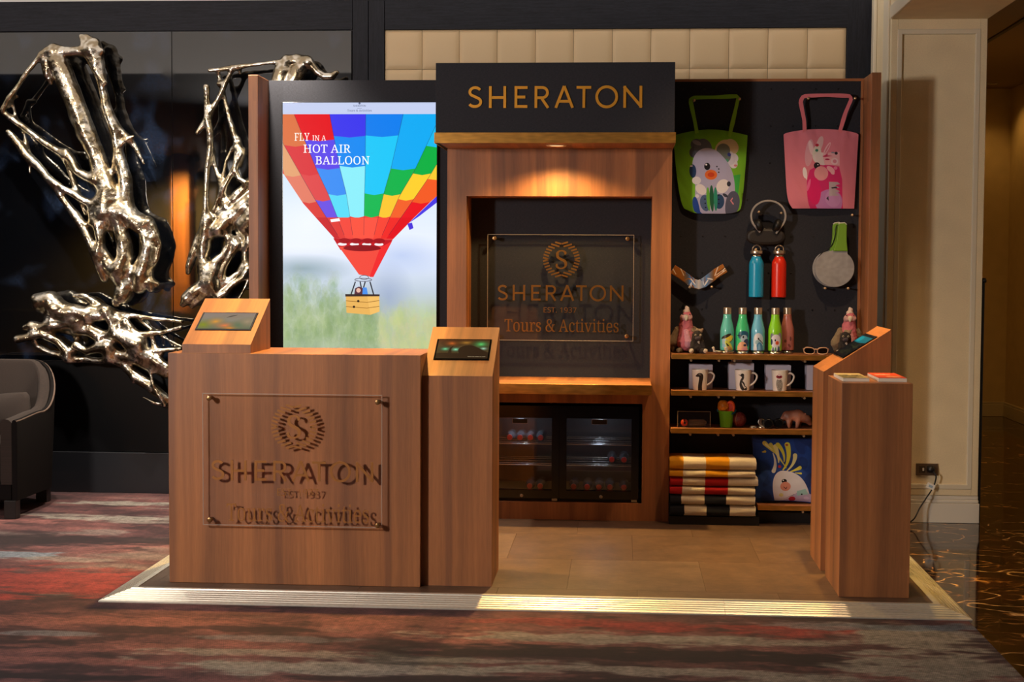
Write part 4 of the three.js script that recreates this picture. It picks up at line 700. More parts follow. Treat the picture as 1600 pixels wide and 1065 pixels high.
{
  const map = canvasTexture(600, 640, (c, W, H) => {
    c.fillStyle = '#76b824'; c.fillRect(0, 0, W, H); P(c, [[140, 640], [175, 400], [560, 330], [545, 640]], '#3fae46');
    E(c, 185, 110, 52, 44, '#565a66', 0.4); E(c, 165, 165, 44, 44, '#4c505e'); E(c, 235, 140, 75, 70, '#5b5f6d', 0.5); E(c, 185, 95, 40, 16, '#8b8894', 0.5);
    E(c, 470, 120, 62, 62, '#cdb893'); E(c, 420, 140, 90, 66, '#cdb893', -0.5); E(c, 500, 205, 34, 38, '#d9d6e2'); E(c, 495, 250, 36, 36, '#e2dce4'); E(c, 440, 210, 70, 60, '#d3cfdb'); E(c, 405, 155, 58, 52, '#6d746c', -0.5); E(c, 432, 190, 36, 48, '#70776f', -0.3); E(c, 455, 182, 15, 15, '#3b4394'); E(c, 435, 232, 17, 15, '#4d9d78'); E(c, 513, 262, 14, 9, '#d4838c');
    c.fillStyle = '#b4b0cd'; c.beginPath(); c.moveTo(140, 320); c.bezierCurveTo(120, 120, 300, 100, 400, 200); c.bezierCurveTo(520, 300, 520, 420, 530, 640); c.lineTo(128, 640); c.bezierCurveTo(140, 480, 175, 420, 140, 320); c.fill();
    E(c, 170, 385, 40, 30, '#e3dfe6'); E(c, 142, 310, 30, 52, '#1d3b66'); E(c, 132, 270, 12, 6, '#e8e6f0'); E(c, 268, 282, 26, 27, '#141016'); E(c, 260, 268, 9, 7, '#f4f0f4'); E(c, 300, 345, 54, 38, '#e8712f'); E(c, 300, 345, 30, 18, '#d2441c'); for (const [x, y] of [[352, 282], [368, 300], [368, 325]]) E(c, x, y, 7, 6, '#40404e');
    E(c, 205, 455, 52, 38, '#e8e1e2', 0.5); E(c, 405, 430, 62, 50, '#e8e1e2', -0.6); E(c, 460, 410, 18, 20, '#2d3040'); E(c, 235, 560, 50, 62, '#4c6187'); E(c, 372, 548, 50, 56, '#25446c'); for (let k = 0; k < 3; k++) { E(c, 236, 530 + k * 32, 8, 5, '#101828'); E(c, 368, 500 + k * 32, 8, 5, '#101828'); }
    E(c, 268, 530, 17, 90, '#67b43b'); E(c, 302, 525, 20, 100, '#1d5c3c'); E(c, 338, 530, 18, 90, '#2c8f72'); E(c, 140, 600, 32, 90, '#21479a'); E(c, 505, 585, 72, 120, '#54566c'); P(c, [[478, 540], [500, 515], [505, 525], [492, 540], [520, 568], [512, 575]], '#d98d98'); E(c, 165, 505, 18, 14, '#ded8e6'); E(c, 430, 500, 26, 12, '#35384a', 0.4);
    clothGrain(c, W, H, 0.03);
  });
  const t = thing('tote_bag', 'green tote bag printed with a koala, hanging from two pegs', 'tote bag', [0.505, 1.775, -8.846]), m = cloth(map), green = std(0x84c02c, 0.9);
  part('bag', bagGeo((v) => -0.135 - 0.085 * Math.pow(v, 0.4) - 0.0 * v, (v) => 0.16 + 0.04 * Math.pow(v, 0.5), (u) => 0.45 + 0.033 * Math.sin(u * Math.PI), (u) => 0.006 + 0.02 * Math.pow(Math.abs(2 * u - 1), 5), 0.026, 3), m, t);
  part('handle', strap([[-0.082, 0.44, 0.012], [-0.1, 0.53, 0.02], [-0.126, 0.645, 0.03], [-0.105, 0.66, 0.035], [0.02, 0.662, 0.04], [0.132, 0.668, 0.035], [0.142, 0.655, 0.03], [0.12, 0.55, 0.02], [0.096, 0.44, 0.012]], 0.026), green, t);
}
{
  const map = canvasTexture(600, 640, (c, W, H) => {
    c.fillStyle = '#dc7d8c'; c.fillRect(0, 0, W, H); P(c, [[170, 640], [175, 420], [200, 330], [300, 280], [450, 300], [480, 400], [490, 640]], '#d3286c');
    E(c, 200, 190, 34, 110, '#dca0ac', 0.15); E(c, 215, 150, 18, 60, '#e9c4c8', -0.2); E(c, 285, 125, 26, 70, '#e3b7ba', 0.3); E(c, 262, 200, 36, 70, '#ddd3c6', 0.1); E(c, 300, 240, 66, 50, '#e7d4d2', 0.4); E(c, 345, 160, 14, 60, '#eab9c0', 0.5); E(c, 350, 155, 6, 46, '#dc7d8c', 0.5); E(c, 265, 130, 14, 12, '#b2203c'); E(c, 262, 172, 13, 11, '#3c7a66');
    P(c, [[310, 215], [360, 190], [450, 180], [455, 290], [330, 290]], '#e9aab2'); P(c, [[310, 222], [355, 195], [350, 212], [395, 216], [330, 226]], '#c22d58'); E(c, 422, 192, 13, 12, '#2a1a20'); E(c, 395, 188, 14, 6, '#8c8a94'); E(c, 410, 258, 30, 28, '#f0c9cf'); E(c, 412, 258, 16, 15, '#de8a9c'); E(c, 350, 244, 20, 7, '#ad2450');
    E(c, 262, 295, 26, 26, '#24141c'); E(c, 270, 288, 5, 5, '#f3e6ea'); E(c, 298, 358, 60, 58, '#e59aa0'); E(c, 380, 325, 40, 20, '#eba9b2', 0.6); E(c, 395, 350, 20, 14, '#eba9b2', 0.6); E(c, 420, 312, 16, 14, '#ea7fa6'); E(c, 160, 350, 18, 46, '#f3e4e2', -0.1); P(c, [[160, 385], [180, 370], [175, 412]], '#f3e4e2');
    E(c, 360, 600, 130, 110, '#bb7db6', -0.5); E(c, 400, 560, 70, 70, '#c48cc0'); P(c, [[365, 425], [440, 425], [465, 440], [420, 452], [460, 470], [420, 480], [465, 500], [420, 512], [460, 535], [365, 540]], '#b9a7ae'); P(c, [[385, 470], [430, 462], [440, 475], [390, 480]], '#3a3440'); P(c, [[340, 560], [360, 540], [362, 578]], '#3a3440'); E(c, 235, 500, 60, 110, '#dc1a68'); E(c, 190, 450, 12, 50, '#e86a9a', 0.3);
    clothGrain(c, W, H, 0.03);
  });
  const t = thing('tote_bag', 'pink tote bag printed with a cockatoo, hanging from two pegs', 'tote bag', [1.12, 1.81, -8.846]), pink = std(0xd8757f, 0.9);
  part('bag', bagGeo((v) => -0.185 - 0.027 * v + 0.03 * Math.pow(1 - v, 12), (v) => 0.19 + 0.017 * v, (u) => 0.42 + 0.03 * Math.pow(Math.sin(u * Math.PI), 0.6), (u) => 0.002, 0.024, 11), cloth(map), t);
  part('handle', strap([[-0.095, 0.43, 0.012], [-0.1, 0.5, 0.02], [-0.122, 0.6, 0.03], [-0.105, 0.632, 0.035], [0.02, 0.637, 0.04], [0.148, 0.632, 0.035], [0.158, 0.612, 0.03], [0.13, 0.54, 0.02], [0.1, 0.43, 0.012]], 0.026), pink, t);
}
{ // headphones and the pouch under them
  const t = thing('headphones', 'black over ear headphones with a pale slim band, hung on pegs', 'headphones', [0.822, 1.765, -8.8]);
  const bandPts = []; for (let a = -40; a <= 214; a += 8) { const r = THREE.MathUtils.degToRad(a); bandPts.push([0.096 * Math.cos(r), 0.088 * Math.sin(r), 0.012 * Math.sin(r * 1.3)]); }
  bandPts.unshift([0.045, -0.096, 0.0]); bandPts.push([-0.045, -0.09, 0]);
  const bc = new THREE.CatmullRomCurve3(bandPts.map((p) => V(...p))), bp = []; for (let i = 0; i <= 90; i++) { const p = bc.getPointAt(i / 90); bp.push([p.x, p.y]); }
  const band = new THREE.ExtrudeGeometry(ribbonShape(bp, 0.008), { depth: 0.026, bevelEnabled: true, bevelSize: 0.001, bevelThickness: 0.001, bevelSegments: 1 }); part('band', band, std(0xb9b2ac, 0.3, 0.4), t);
  for (const s of [-1, 1]) { const g = lathe([[0, -0.02], [0.026, -0.02], [0.034, -0.013], [0.036, 0.0], [0.034, 0.01], [0.024, 0.018], [0.016, 0.014], [0, 0.012]], 30); g.scale(1.05, 1, 1.2); g.rotateZ(s * 1.25); g.translate(s * 0.05, -0.05, 0.008); part('ear_cup', g, std(0x060606, 0.5), t); }
  const p = thing('zip_pouch', 'black oval zip pouch hung below the headphones', 'pouch', [0.812, 1.651, -8.82]);
  const cs = []; for (let i = 0; i < 40; i++) { const a = i / 40 * Math.PI * 2; cs.push([0.092 * Math.sign(Math.cos(a)) * Math.pow(Math.abs(Math.cos(a)), 0.75), 0.031 * Math.sign(Math.sin(a)) * Math.pow(Math.abs(Math.sin(a)), 0.8)]); }
  part('shell', prism(cs, 0.03, 0.016).translate(0, 0, -0.012), std(0x1c1512, 0.6), p); part('zip', tube(cs.map(([x, y]) => [x * 1.175, y * 1.52, 0.004]), 0.0024, 80, 6, true), std(0x39302a, 0.4, 0.5), p);
}
function flask(name, label, colour, x, y) {
  const t = thing(name, label, 'bottle', [x, y, -8.812], 0, 'steel flasks hanging on the pegboard');
  part('body', lathe([[0, 0], [0.039, 0], [0.0415, 0.004], [0.0415, 0.185], [0.039, 0.2], [0.031, 0.217], [0.0265, 0.226], [0.0265, 0.236], [0, 0.236]], 40), std(colour, 0.3), t);
  part('neck_ring', lathe([[0.0272, 0.232], [0.0272, 0.246], [0, 0.246]], 32), steel, t);
  part('cap', lathe([[0, 0.246], [0.034, 0.246], [0.035, 0.249], [0.035, 0.262], [0.033, 0.265], [0, 0.266]], 36), brownSteel, t);
  part('carry_loop', tube([[-0.024, 0.262, 0], [-0.021, 0.282, 0.004], [0, 0.296, 0.006], [0.021, 0.282, 0.004], [0.024, 0.262, 0]], 0.0035, 30, 8), brownSteel, t);
}
flask('steel_flask', 'blue steel flask with metal cap, hanging beside the red one', 0x1791c4, 0.762, 1.307);
flask('steel_flask', 'red steel flask with metal cap, hanging beside the blue one', 0xd2260f, 0.8895, 1.307);
{ // boomerang
  const map = canvasTexture(512, 192, (c, W, H) => {
    c.fillStyle = '#a5672a'; c.fillRect(0, 0, W, H); const g = c.createLinearGradient(120, 0, 400, 0); for (const [q, col] of [[0, '#a5672a'], [0.25, '#3f72b8'], [0.5, '#c9c2bb'], [0.75, '#5b86bd'], [1, '#8a5524']]) g.addColorStop(q, col); c.fillStyle = g; c.fillRect(130, 0, 265, H);
    for (let i = 0; i < 26; i++) E(c, 150 + rnd() * 220, 60 + rnd() * 130, 14 + rnd() * 18, 3 + rnd() * 4, ['#7a4a1e', '#e3ded6', '#2d5596', '#b9772e'][i % 4], rnd() * 3);
    c.lineWidth = 7; for (const [a, b] of [[[10, 10], [60, 80]], [[90, 20], [130, 90]], [[400, 90], [430, 20]], [[470, 60], [500, 10]]]) { c.strokeStyle = '#e6dccb'; c.beginPath(); c.moveTo(...a); c.lineTo(...b); c.stroke(); } c.strokeStyle = '#24160c'; c.lineWidth = 5; c.beginPath(); c.moveTo(420, 70); c.lineTo(500, 20); c.stroke(); c.strokeStyle = '#f0e6d4'; c.lineWidth = 4; for (const d of [0, 16]) { c.beginPath(); c.moveTo(410, 100 + d - 14); c.lineTo(505, 40 + d - 14); c.stroke(); }
  });
  const mid = [[-0.142, 0.05], [-0.1, 0.024], [-0.06, -0.004], [-0.03, -0.028], [0.0, -0.036], [0.03, -0.026], [0.065, 0.0], [0.105, 0.032], [0.148, 0.058]], sh = ribbonShape(mid, 0.045);
  const g = new THREE.ExtrudeGeometry(sh, { depth: 0.006, bevelEnabled: true, bevelSize: 0.004, bevelThickness: 0.003, bevelSegments: 2 });
  const t = thing('boomerang', 'painted wooden boomerang resting on two pegs', 'boomerang', [0.434, 1.412, -8.815]); part('blade', uvFit(g, -0.165, 0.165, -0.065, 0.085), new THREE.MeshStandardMaterial({ map, roughness: 0.3 }), t);
}
{ // beach bats
  const make = (label, x, y, z, turn) => {
    const t = thing('beach_bat', label, 'bat', [x, y, z], 0, 'round beach bats on the pegboard'); t.rotation.z = turn;
    const blade = []; for (let a = 128; a <= 412; a += 6) { const r = THREE.MathUtils.degToRad(a); blade.push([0.108 * Math.cos(r), 0.104 * Math.sin(r)]); }
    part('blade', prism([...blade, [0.068, 0.1], [0.062, 0.112], [0.002, 0.112], [-0.01, 0.1]], 0.008, 0.002), new THREE.MeshStandardMaterial({ map: dataTexture(128, 128, (u, v) => { const s = 150 + 16 * PN(u, v, 40, 40, 2) + 14 * PN(u, v, 5, 5, 4); return [s, s * 0.98, s * 0.97]; }), roughness: 0.8 }), t);
    part('handle', prism([[-0.006, 0.1], [0.006, 0.135], [0.013, 0.17], [0.016, 0.21], [0.018, 0.24], [0.026, 0.25], [0.05, 0.252], [0.06, 0.24], [0.059, 0.2], [0.06, 0.15], [0.066, 0.1]], 0.02, 0.004).translate(0, 0, -0.006), std(0x6d9a24, 0.6), t);
    part('handle_end', prism([[0.018, 0.25], [0.026, 0.256], [0.05, 0.258], [0.062, 0.248], [0.05, 0.244], [0.03, 0.244]], 0.022, 0.002).translate(0, 0, -0.007), std(0xc8c8b8, 0.6), t); return t;
  };
  const front = make('grey round beach bat with green handle, the front one', 1.2, 1.474, -8.806, 0); part('wrist_cord', tube([[0.03, 0.246, -0.004], [0.008, 0.24, -0.008], [0.003, 0.19, -0.01], [-0.02, 0.125, -0.012], [-0.062, 0.092, -0.012], [-0.088, 0.06, -0.014], [-0.08, 0.02, -0.014]], 0.0025, 40, 6), black, front);
  make('grey beach bat mostly hidden behind the front bat', 1.19, 1.474, -8.84, 0.06);
}
// soft toys
const fur = (hex, f = 60) => new THREE.MeshStandardMaterial({ color: hex, roughness: 1, bumpMap: leatherBump, bumpScale: 0.004 });
const cap = (a, b, ra, rb, flat) => ({ a, b, ra, rb, flat });
function galah(label, x, y, z) {
  const t = thing('plush_bird', label, 'soft toy', [x, y, z], 0, 'pink cockatoo soft toys'), B = (caps) => blend(caps, 0.0045, 0.006, 0.004, 70);
  const pink = fur(0xc9707a), grey = fur(0x86745a), pale = fur(0xd8c2b4);
  part('body', B([cap([0, 0.06, 0], [0, 0.15, -0.01], 0.052, 0.036), cap([0, 0.15, -0.01], [0.005, 0.205, 0], 0.034, 0.03)]), pink, t);
  for (const s of [-1, 1]) { part('wing', B([cap([s * 0.045, 0.13, -0.02], [s * 0.072, 0.06, -0.015], 0.02, 0.026), cap([s * 0.072, 0.06, -0.015], [s * 0.07, 0.015, -0.02], 0.024, 0.012)]), grey, t); part('foot', B([cap([s * 0.03, 0.014, 0.02], [s * 0.045, 0.013, 0.055], 0.016, 0.013)]), grey, t); part('eye', ellipsoid(0.0045, 0.0045, 0.0045, s * 0.019, 0.216, 0.023, 12), black, t); }
  part('crest', B([cap([0.002, 0.232, -0.004], [0.006, 0.25, -0.006], 0.02, 0.013)]), pale, t); part('cheek', B([cap([-0.016, 0.2, 0.012], [0.016, 0.2, 0.012], 0.02, 0.02)]), fur(0xc99a94), t); part('beak', B([cap([0.0, 0.204, 0.026], [0.0, 0.188, 0.034], 0.014, 0.008)]), fur(0xd6c8b0), t); part('chest', B([cap([0.0, 0.12, 0.026], [0.012, 0.05, 0.04], 0.016, 0.024)]), fur(0xe0a0aa), t);
}
galah('pink and grey cockatoo soft toy at the left end of the top shelf', 0.366, 0.991, -8.78);
galah('pink and grey cockatoo soft toy behind the right kiosk', 1.284, 0.991, -8.775);
function possum(label, x, y, z, turn) {
  const t = thing('plush_animal', label, 'soft toy', [x, y, z], turn, 'dark round headed soft toys'), B = (caps) => blend(caps, 0.004, 0.005, 0.003, 80), dark = fur(0x2b2523), pale = fur(0xc9b9a4);
  part('body', B([cap([0, 0.035, -0.005], [0, 0.065, -0.005], 0.034, 0.026), cap([0, 0.095, 0.004], [0, 0.1, 0.004], 0.032, 0.03), cap([0.026, 0.06, 0.005], [0.034, 0.03, 0.02], 0.012, 0.01), cap([-0.026, 0.06, 0.005], [-0.034, 0.03, 0.02], 0.012, 0.01)]), dark, t);
  for (const s of [-1, 1]) { part('leg', B([cap([s * 0.02, 0.018, 0.01], [s * 0.038, 0.016, 0.04], 0.016, 0.014)]), dark, t); part('foot_pad', B([cap([s * 0.04, 0.017, 0.052], [s * 0.04, 0.019, 0.054], 0.013, 0.012)]), pale, t); part('ear', B([cap([s * 0.022, 0.126, 0], [s * 0.03, 0.138, -0.002], 0.009, 0.006)]), fur(0x8a705a), t); part('eye', ellipsoid(0.006, 0.006, 0.004, s * 0.014, 0.105, 0.033, 12), std(0xb8a88c, 0.2), t); part('pupil', ellipsoid(0.003, 0.003, 0.003, s * 0.014, 0.105, 0.0355, 10), black, t); }
  part('muzzle', B([cap([-0.006, 0.087, 0.03], [0.006, 0.087, 0.03], 0.012, 0.012)]), fur(0x4a4044), t); part('bib', B([cap([0.004, 0.066, 0.024], [0.008, 0.058, 0.026], 0.007, 0.004)]), pale, t); part('tuft', B([cap([0.0, 0.132, -0.004], [0.02, 0.126, -0.006], 0.01, 0.012)]), fur(0xa58c70), t);
}
possum('small dark soft toy with pale paws, sitting before the left cockatoo', 0.426, 0.991, -8.68, 0.1);
possum('small dark soft toy peeping over the right kiosk tablet', 1.249, 0.991, -8.675, -0.1);
for (const [x, label] of [[0.536, 'tiny silver bird figure nearest the left soft toys'], [0.602, 'tiny silver bird figure before the turquoise bottle']]) {
  const t = thing('bird_figure', label, 'figurine', [x, 0.99, -8.645], x > 0.57 ? 0.4 : 0, 'tiny bird figures on the top shelf');
  part('body', blend([cap([-0.008, 0.013, 0], [0.014, 0.011, 0], 0.011, 0.01), cap([0.02, 0.013, 0], [0.03, 0.016, 0], 0.007, 0.002)], 0.0022, 0.002), std(0x9c8f84, 0.25, 0.9), t); part('head', blend([cap([-0.016, 0.016, 0], [-0.021, 0.034, 0], 0.006, 0.005), cap([-0.021, 0.036, 0], [-0.028, 0.035, 0], 0.006, 0.003)], 0.0018, 0.002), std(0xd9c6b0, 0.4), t);
}
// printed bottles
function bottleMap(base, draw) { return canvasTexture(768, 384, (c, W, H) => { c.fillStyle = base; c.fillRect(0, 0, W, H); c.save(); c.translate(384, 384); c.scale(1.45, 1.12); draw(c); c.restore(); }); }
const bottleDesigns = [
  ['#59b8b2', (c) => { E(c, -10, -130, 62, 34, '#d9c93c', -0.4); E(c, -20, -150, 70, 14, '#2b2a22', -0.3); E(c, 30, -110, 56, 12, '#3a3520', -0.5); E(c, 36, -130, 46, 20, '#d8cc46', -0.5); E(c, -10, -80, 74, 36, '#9fc0d0', 0.6); E(c, 20, -70, 66, 26, '#c9cf45', 0.7); E(c, 20, -60, 50, 9, '#2c2c22', 0.7); E(c, 30, -40, 36, 22, '#b9915c', 0.6); E(c, -26, -36, 12, 56, '#e0d47a', -0.4); E(c, -50, -70, 24, 16, '#86b8d8'); }],
  ['#3dbd7c', (c) => { E(c, 10, -160, 74, 38, '#1f5878'); P(c, [[-90, -160], [-20, -166], [-20, -146]], '#1c2f3c'); E(c, 16, -130, 44, 34, '#a9c4d8'); E(c, 4, -146, 10, 10, '#10181e'); E(c, 50, -96, 42, 34, '#23345f'); E(c, -6, -46, 66, 60, '#e0aa86'); E(c, 26, -20, 46, 40, '#d998a0'); E(c, 26, -76, 20, 10, '#2a2c50'); }],
  ['#63afd6', (c) => { E(c, 0, -110, 66, 70, '#bcd3e4'); E(c, -20, -150, 40, 26, '#d0d6e2', -0.5); P(c, [[0, -136], [64, -92], [60, -86], [-6, -128]], '#232c36'); E(c, 0, -132, 9, 9, '#141a20'); E(c, -10, -100, 30, 20, '#8db4c0'); E(c, 16, -36, 46, 66, '#3f7fae'); E(c, 10, -30, 18, 60, '#7cb3d8'); E(c, -40, -30, 24, 60, '#cfdbe8'); }],
  ['#82cf1e', (c) => { E(c, -44, -150, 26, 30, '#6c7484'); E(c, 56, -150, 30, 34, '#8b90a2'); E(c, 4, -110, 66, 60, '#d5d3e2'); E(c, -4, -120, 9, 9, '#17121a'); E(c, 20, -98, 22, 17, '#e0613c'); E(c, 22, -98, 10, 7, '#b23a22'); E(c, -50, -106, 14, 26, '#20375c'); E(c, 4, -30, 60, 46, '#cfd6dc'); E(c, -30, -26, 14, 36, '#5d6b80'); E(c, 0, -26, 10, 36, '#3c9650'); E(c, 40, -30, 16, 40, '#284a78'); }],
  ['#b06a62', (c) => { E(c, 0, -100, 60, 60, '#a5625c'); E(c, -30, -110, 16, 14, '#5f2f34'); E(c, 20, -70, 24, 12, '#6c3436', 0.6); E(c, 36, -130, 12, 20, '#633238'); E(c, -10, -40, 40, 20, '#8a484a'); }],
];
const bottleBody = (() => { const pts = [[0.0375, 0.02], [0.039, 0.024]]; for (let i = 0; i <= 6; i++) pts.push([0.039, 0.03 + i * 0.015]); for (let i = 1; i <= 14; i++) { const q = i / 14; pts.push([lerp(0.039, 0.0228, q * q * (3 - 2 * q)), 0.12 + q * 0.095]); } pts.push([0.0228, 0.222], [0.018, 0.222]); const g = lathe(pts, 48), p = g.attributes.position, uv = g.attributes.uv; for (let i = 0; i < p.count; i++) uv.setY(i, p.getY(i) / 0.225); g.rotateY(Math.PI); return g; })();
const bottleBase = lathe([[0, 0], [0.034, 0], [0.036, 0.002], [0.036, 0.02], [0, 0.02]], 40), bottleCap = lathe([[0, 0.222], [0.0232, 0.222], [0.0236, 0.224], [0.0236, 0.257], [0.0222, 0.26], [0, 0.26]], 36);
[['turquoise bottle with a yellow bird print, leftmost of the row', 0.595, -8.712], ['mint green bottle with a kingfisher print on the top shelf', 0.6805, -8.71], ['sky blue bottle with a pale bird print on the top shelf', 0.767, -8.71], ['lime green bottle with a koala print on the top shelf', 0.862, -8.705], ['dusky pink bottle half hidden behind the lime one', 0.936, -8.768]].forEach(([label, x, z], i) => {
  const t = thing('drink_bottle', label, 'bottle', [x, 0.9905, z], 0, 'printed bottles on the top shelf');
  part('body', bottleBody, new THREE.MeshPhysicalMaterial({ map: bottleMap(...bottleDesigns[i]), roughness: 0.32, clearcoat: 0.6, clearcoatRoughness: 0.12 }), t); part('base', bottleBase, steel, t); part('cap', bottleCap, brownSteel, t);
});
{ // sunglasses
  const t = thing('sunglasses', 'beige framed sunglasses with dark lenses lying on the top shelf', 'sunglasses', [1.085, 0.991, -8.66], -0.12), frame = std(0xc59a78, 0.35);
  const rim = (s) => { const p = []; for (let i = 0; i < 24; i++) { const a = i / 24 * Math.PI * 2, cx = Math.cos(a), sy = Math.sin(a); p.push([s * 0.037 + 0.028 * Math.sign(cx) * Math.pow(Math.abs(cx), 0.7), 0.022 + 0.018 * Math.sign(sy) * Math.pow(Math.abs(sy), 0.75) + s * cx * 0.002, -0.004 * Math.abs(cx)]); } return p; };
  for (const s of [-1, 1]) { part('rim', tube(rim(s), 0.0034, 60, 8, true), frame, t); part('lens', prism(rim(s).map(([x, y]) => [x, y]), 0.002).translate(0, 0, -0.003), std(0x0c0a09, 0.08), t); part('temple', tube([[s * 0.066, 0.032, -0.003], [s * 0.07, 0.03, -0.06], [s * 0.068, 0.02, -0.12]], 0.003, 20, 8), frame, t); }
  part('bridge', tube([[-0.012, 0.028, 0], [0, 0.031, 0.002], [0.012, 0.028, 0]], 0.0036, 12, 8), frame, t);
}
// mugs before their boxes
const mugMaps = [
  (c) => { c.fillStyle = '#2b2420'; c.beginPath(); c.moveTo(232, 260); c.bezierCurveTo(225, 180, 262, 120, 250, 90); c.bezierCurveTo(225, 95, 205, 90, 190, 82); c.bezierCurveTo(215, 70, 225, 45, 260, 42); c.bezierCurveTo(310, 40, 325, 80, 310, 130); c.bezierCurveTo(295, 190, 300, 230, 305, 260); c.fill(); E(c, 262, 62, 22, 14, '#55504a'); E(c, 256, 58, 4, 4, '#e8d9a0'); },
  (c) => { P(c, [[186, 58], [236, 62], [232, 78]], '#6f6a66'); E(c, 255, 66, 26, 22, '#2a2725'); c.strokeStyle = '#3a3633'; c.lineWidth = 34; c.beginPath(); c.moveTo(258, 70); c.bezierCurveTo(285, 110, 215, 130, 232, 180); c.stroke(); E(c, 255, 195, 44, 62, '#33302e', -0.4); E(c, 300, 225, 46, 26, '#2b2826', 0.3); E(c, 272, 195, 10, 46, '#cfc8bd', -0.6); E(c, 300, 214, 26, 6, '#d8d0c4', 0.4); },
  (c) => { E(c, 256, 180, 52, 84, '#8b857c', -0.12); for (let i = 0; i < 120; i++) E(c, 215 + rnd() * 86, 120 + rnd() * 130, 4, 3, rnd() < 0.5 ? '#6a645c' : '#bdb6aa'); E(c, 250, 86, 42, 34, '#d9cfc6'); E(c, 250, 80, 46, 22, '#8c2634'); E(c, 236, 78, 9, 8, '#3a1218'); E(c, 264, 78, 9, 8, '#3a1218'); E(c, 252, 56, 26, 14, '#e0c2c0'); },
];
const mugBody = (() => { const g = lathe([[0, 0.0], [0.036, 0.0], [0.0375, 0.003], [0.0465, 0.112], [0.0475, 0.116], [0.0455, 0.117], [0.0435, 0.112], [0.035, 0.008], [0, 0.006]], 48), p = g.attributes.position, uv = g.attributes.uv; for (let i = 0; i < p.count; i++) uv.setY(i, p.getY(i) / 0.118); g.rotateY(Math.PI); return g; })();
const mugHandle = tube([[0.043, 0.096, 0], [0.06, 0.1, 0], [0.078, 0.085, 0], [0.074, 0.062, 0], [0.06, 0.042, 0], [0.039, 0.028, 0]], 0.0052, 36, 10);
[['white mug with an emu print, leftmost on its shelf', 0.443, 0], ['white mug with a dark magpie goose print, middle of the three', 0.682, 0], ['white mug with a grey red eyed owl print', 0.887, 0]].forEach(([label, x], i) => {
  const map = canvasTexture(1024, 260, (c, W, H) => { c.fillStyle = '#e9dfd2'; c.fillRect(0, 0, W, H); c.translate(512, 0); c.scale(1.4, 1); c.translate(-256, 0); mugMaps[i](c); });
  const t = thing('mug', label, 'mug', [x, 0.7865, -8.665], -0.12, 'printed mugs'); part('cup', mugBody, new THREE.MeshPhysicalMaterial({ map, roughness: 0.25, clearcoat: 0.4 }), t); part('handle', mugHandle, std(0xe9dfd2, 0.28), t);
});
const card = std(0xc6c2d2, 0.7);
[['white gift box behind the emu mug', 0.452, 0.131, 0.137, 0], ['white gift box behind the goose mug', 0.68, 0.139, 0.148, 1], ['white gift box behind the owl mug', 0.887, 0.14, 0.138, 0], ['white gift box at the right, beside the kiosk edge', 1.117, 0.142, 0.138, 0]].forEach(([label, x, w, h, lid]) => {
  const t = thing('gift_box', label, 'box', [x, 0.7865, -8.79], 0.02 * w, 'white mug boxes'); part('carton', box(-w / 2, w / 2, 0, h, -0.055, 0.055, 0.001), card, t); part('lid_flap', box(-w / 2 + 0.004, w / 2 - 0.002, h, h + 0.002, -0.054, 0.05, 0.0006), card, t); if (lid) { const f = part('open_flap', box(-w / 2 + 0.01, w / 2 - 0.01, 0, 0.002, 0, 0.03, 0.0006), card, t); f.position.set(0, h + 0.002, 0.02); f.rotation.x = -0.6; }
});
// third shelf
{
  const t = thing('clear_case', 'clear plastic case holding an orange ball and a tube', 'case', [0.411, 0.5745, -8.69]), w = 0.092, h = 0.092, d = 0.045;
  for (const [a, b, c2, e, f, g] of [[-w, w, 0, 0.002, -d, d], [-w, w, h - 0.002, h, -d, d], [-w, -w + 0.002, 0.002, h - 0.002, -d, d], [w - 0.002, w, 0.002, h - 0.002, -d, d], [-w, w, 0.002, h - 0.002, d - 0.002, d]]) part('pane', box(a, b, c2, e, f, g, 0.0006), acrylic, t);
  part('edge', merge([tube([[-w, 0, d], [w, 0, d], [w, h, d], [-w, h, d]].map((p) => p), 0.0015, 4, 6).clone(), box(-w, w, -0.001, 0.002, d - 0.001, d + 0.002, 0), box(-w, w, h - 0.002, h + 0.001, d - 0.001, d + 0.002, 0), box(-w - 0.001, -w + 0.002, 0, h, d - 0.001, d + 0.002, 0), box(w - 0.002, w + 0.001, 0, h, d - 0.001, d + 0.002, 0)].slice(1)), std(0x8d7a66, 0.3), t);
  part('ball', ellipsoid(0.021, 0.021, 0.021, -0.052, 0.025, 0.012), std(0xd2441c, 0.4), t); const eye = part('ball_mark', ellipsoid(0.007, 0.007, 0.003, -0.05, 0.026, 0.0325, 12), std(0x2a1008, 0.4), t);
  const tb = lathe([[0, -0.05], [0.018, -0.05], [0.02, -0.046], [0.02, 0.035], [0.008, 0.05], [0, 0.05]], 28); tb.rotateZ(-Math.PI / 2); tb.translate(0.022, 0.024, 0.005); part('tube', tb, new THREE.MeshPhysicalMaterial({ color: 0xd8c4b0, roughness: 0.15, transmission: 0.8, thickness: 0 }), t);
}
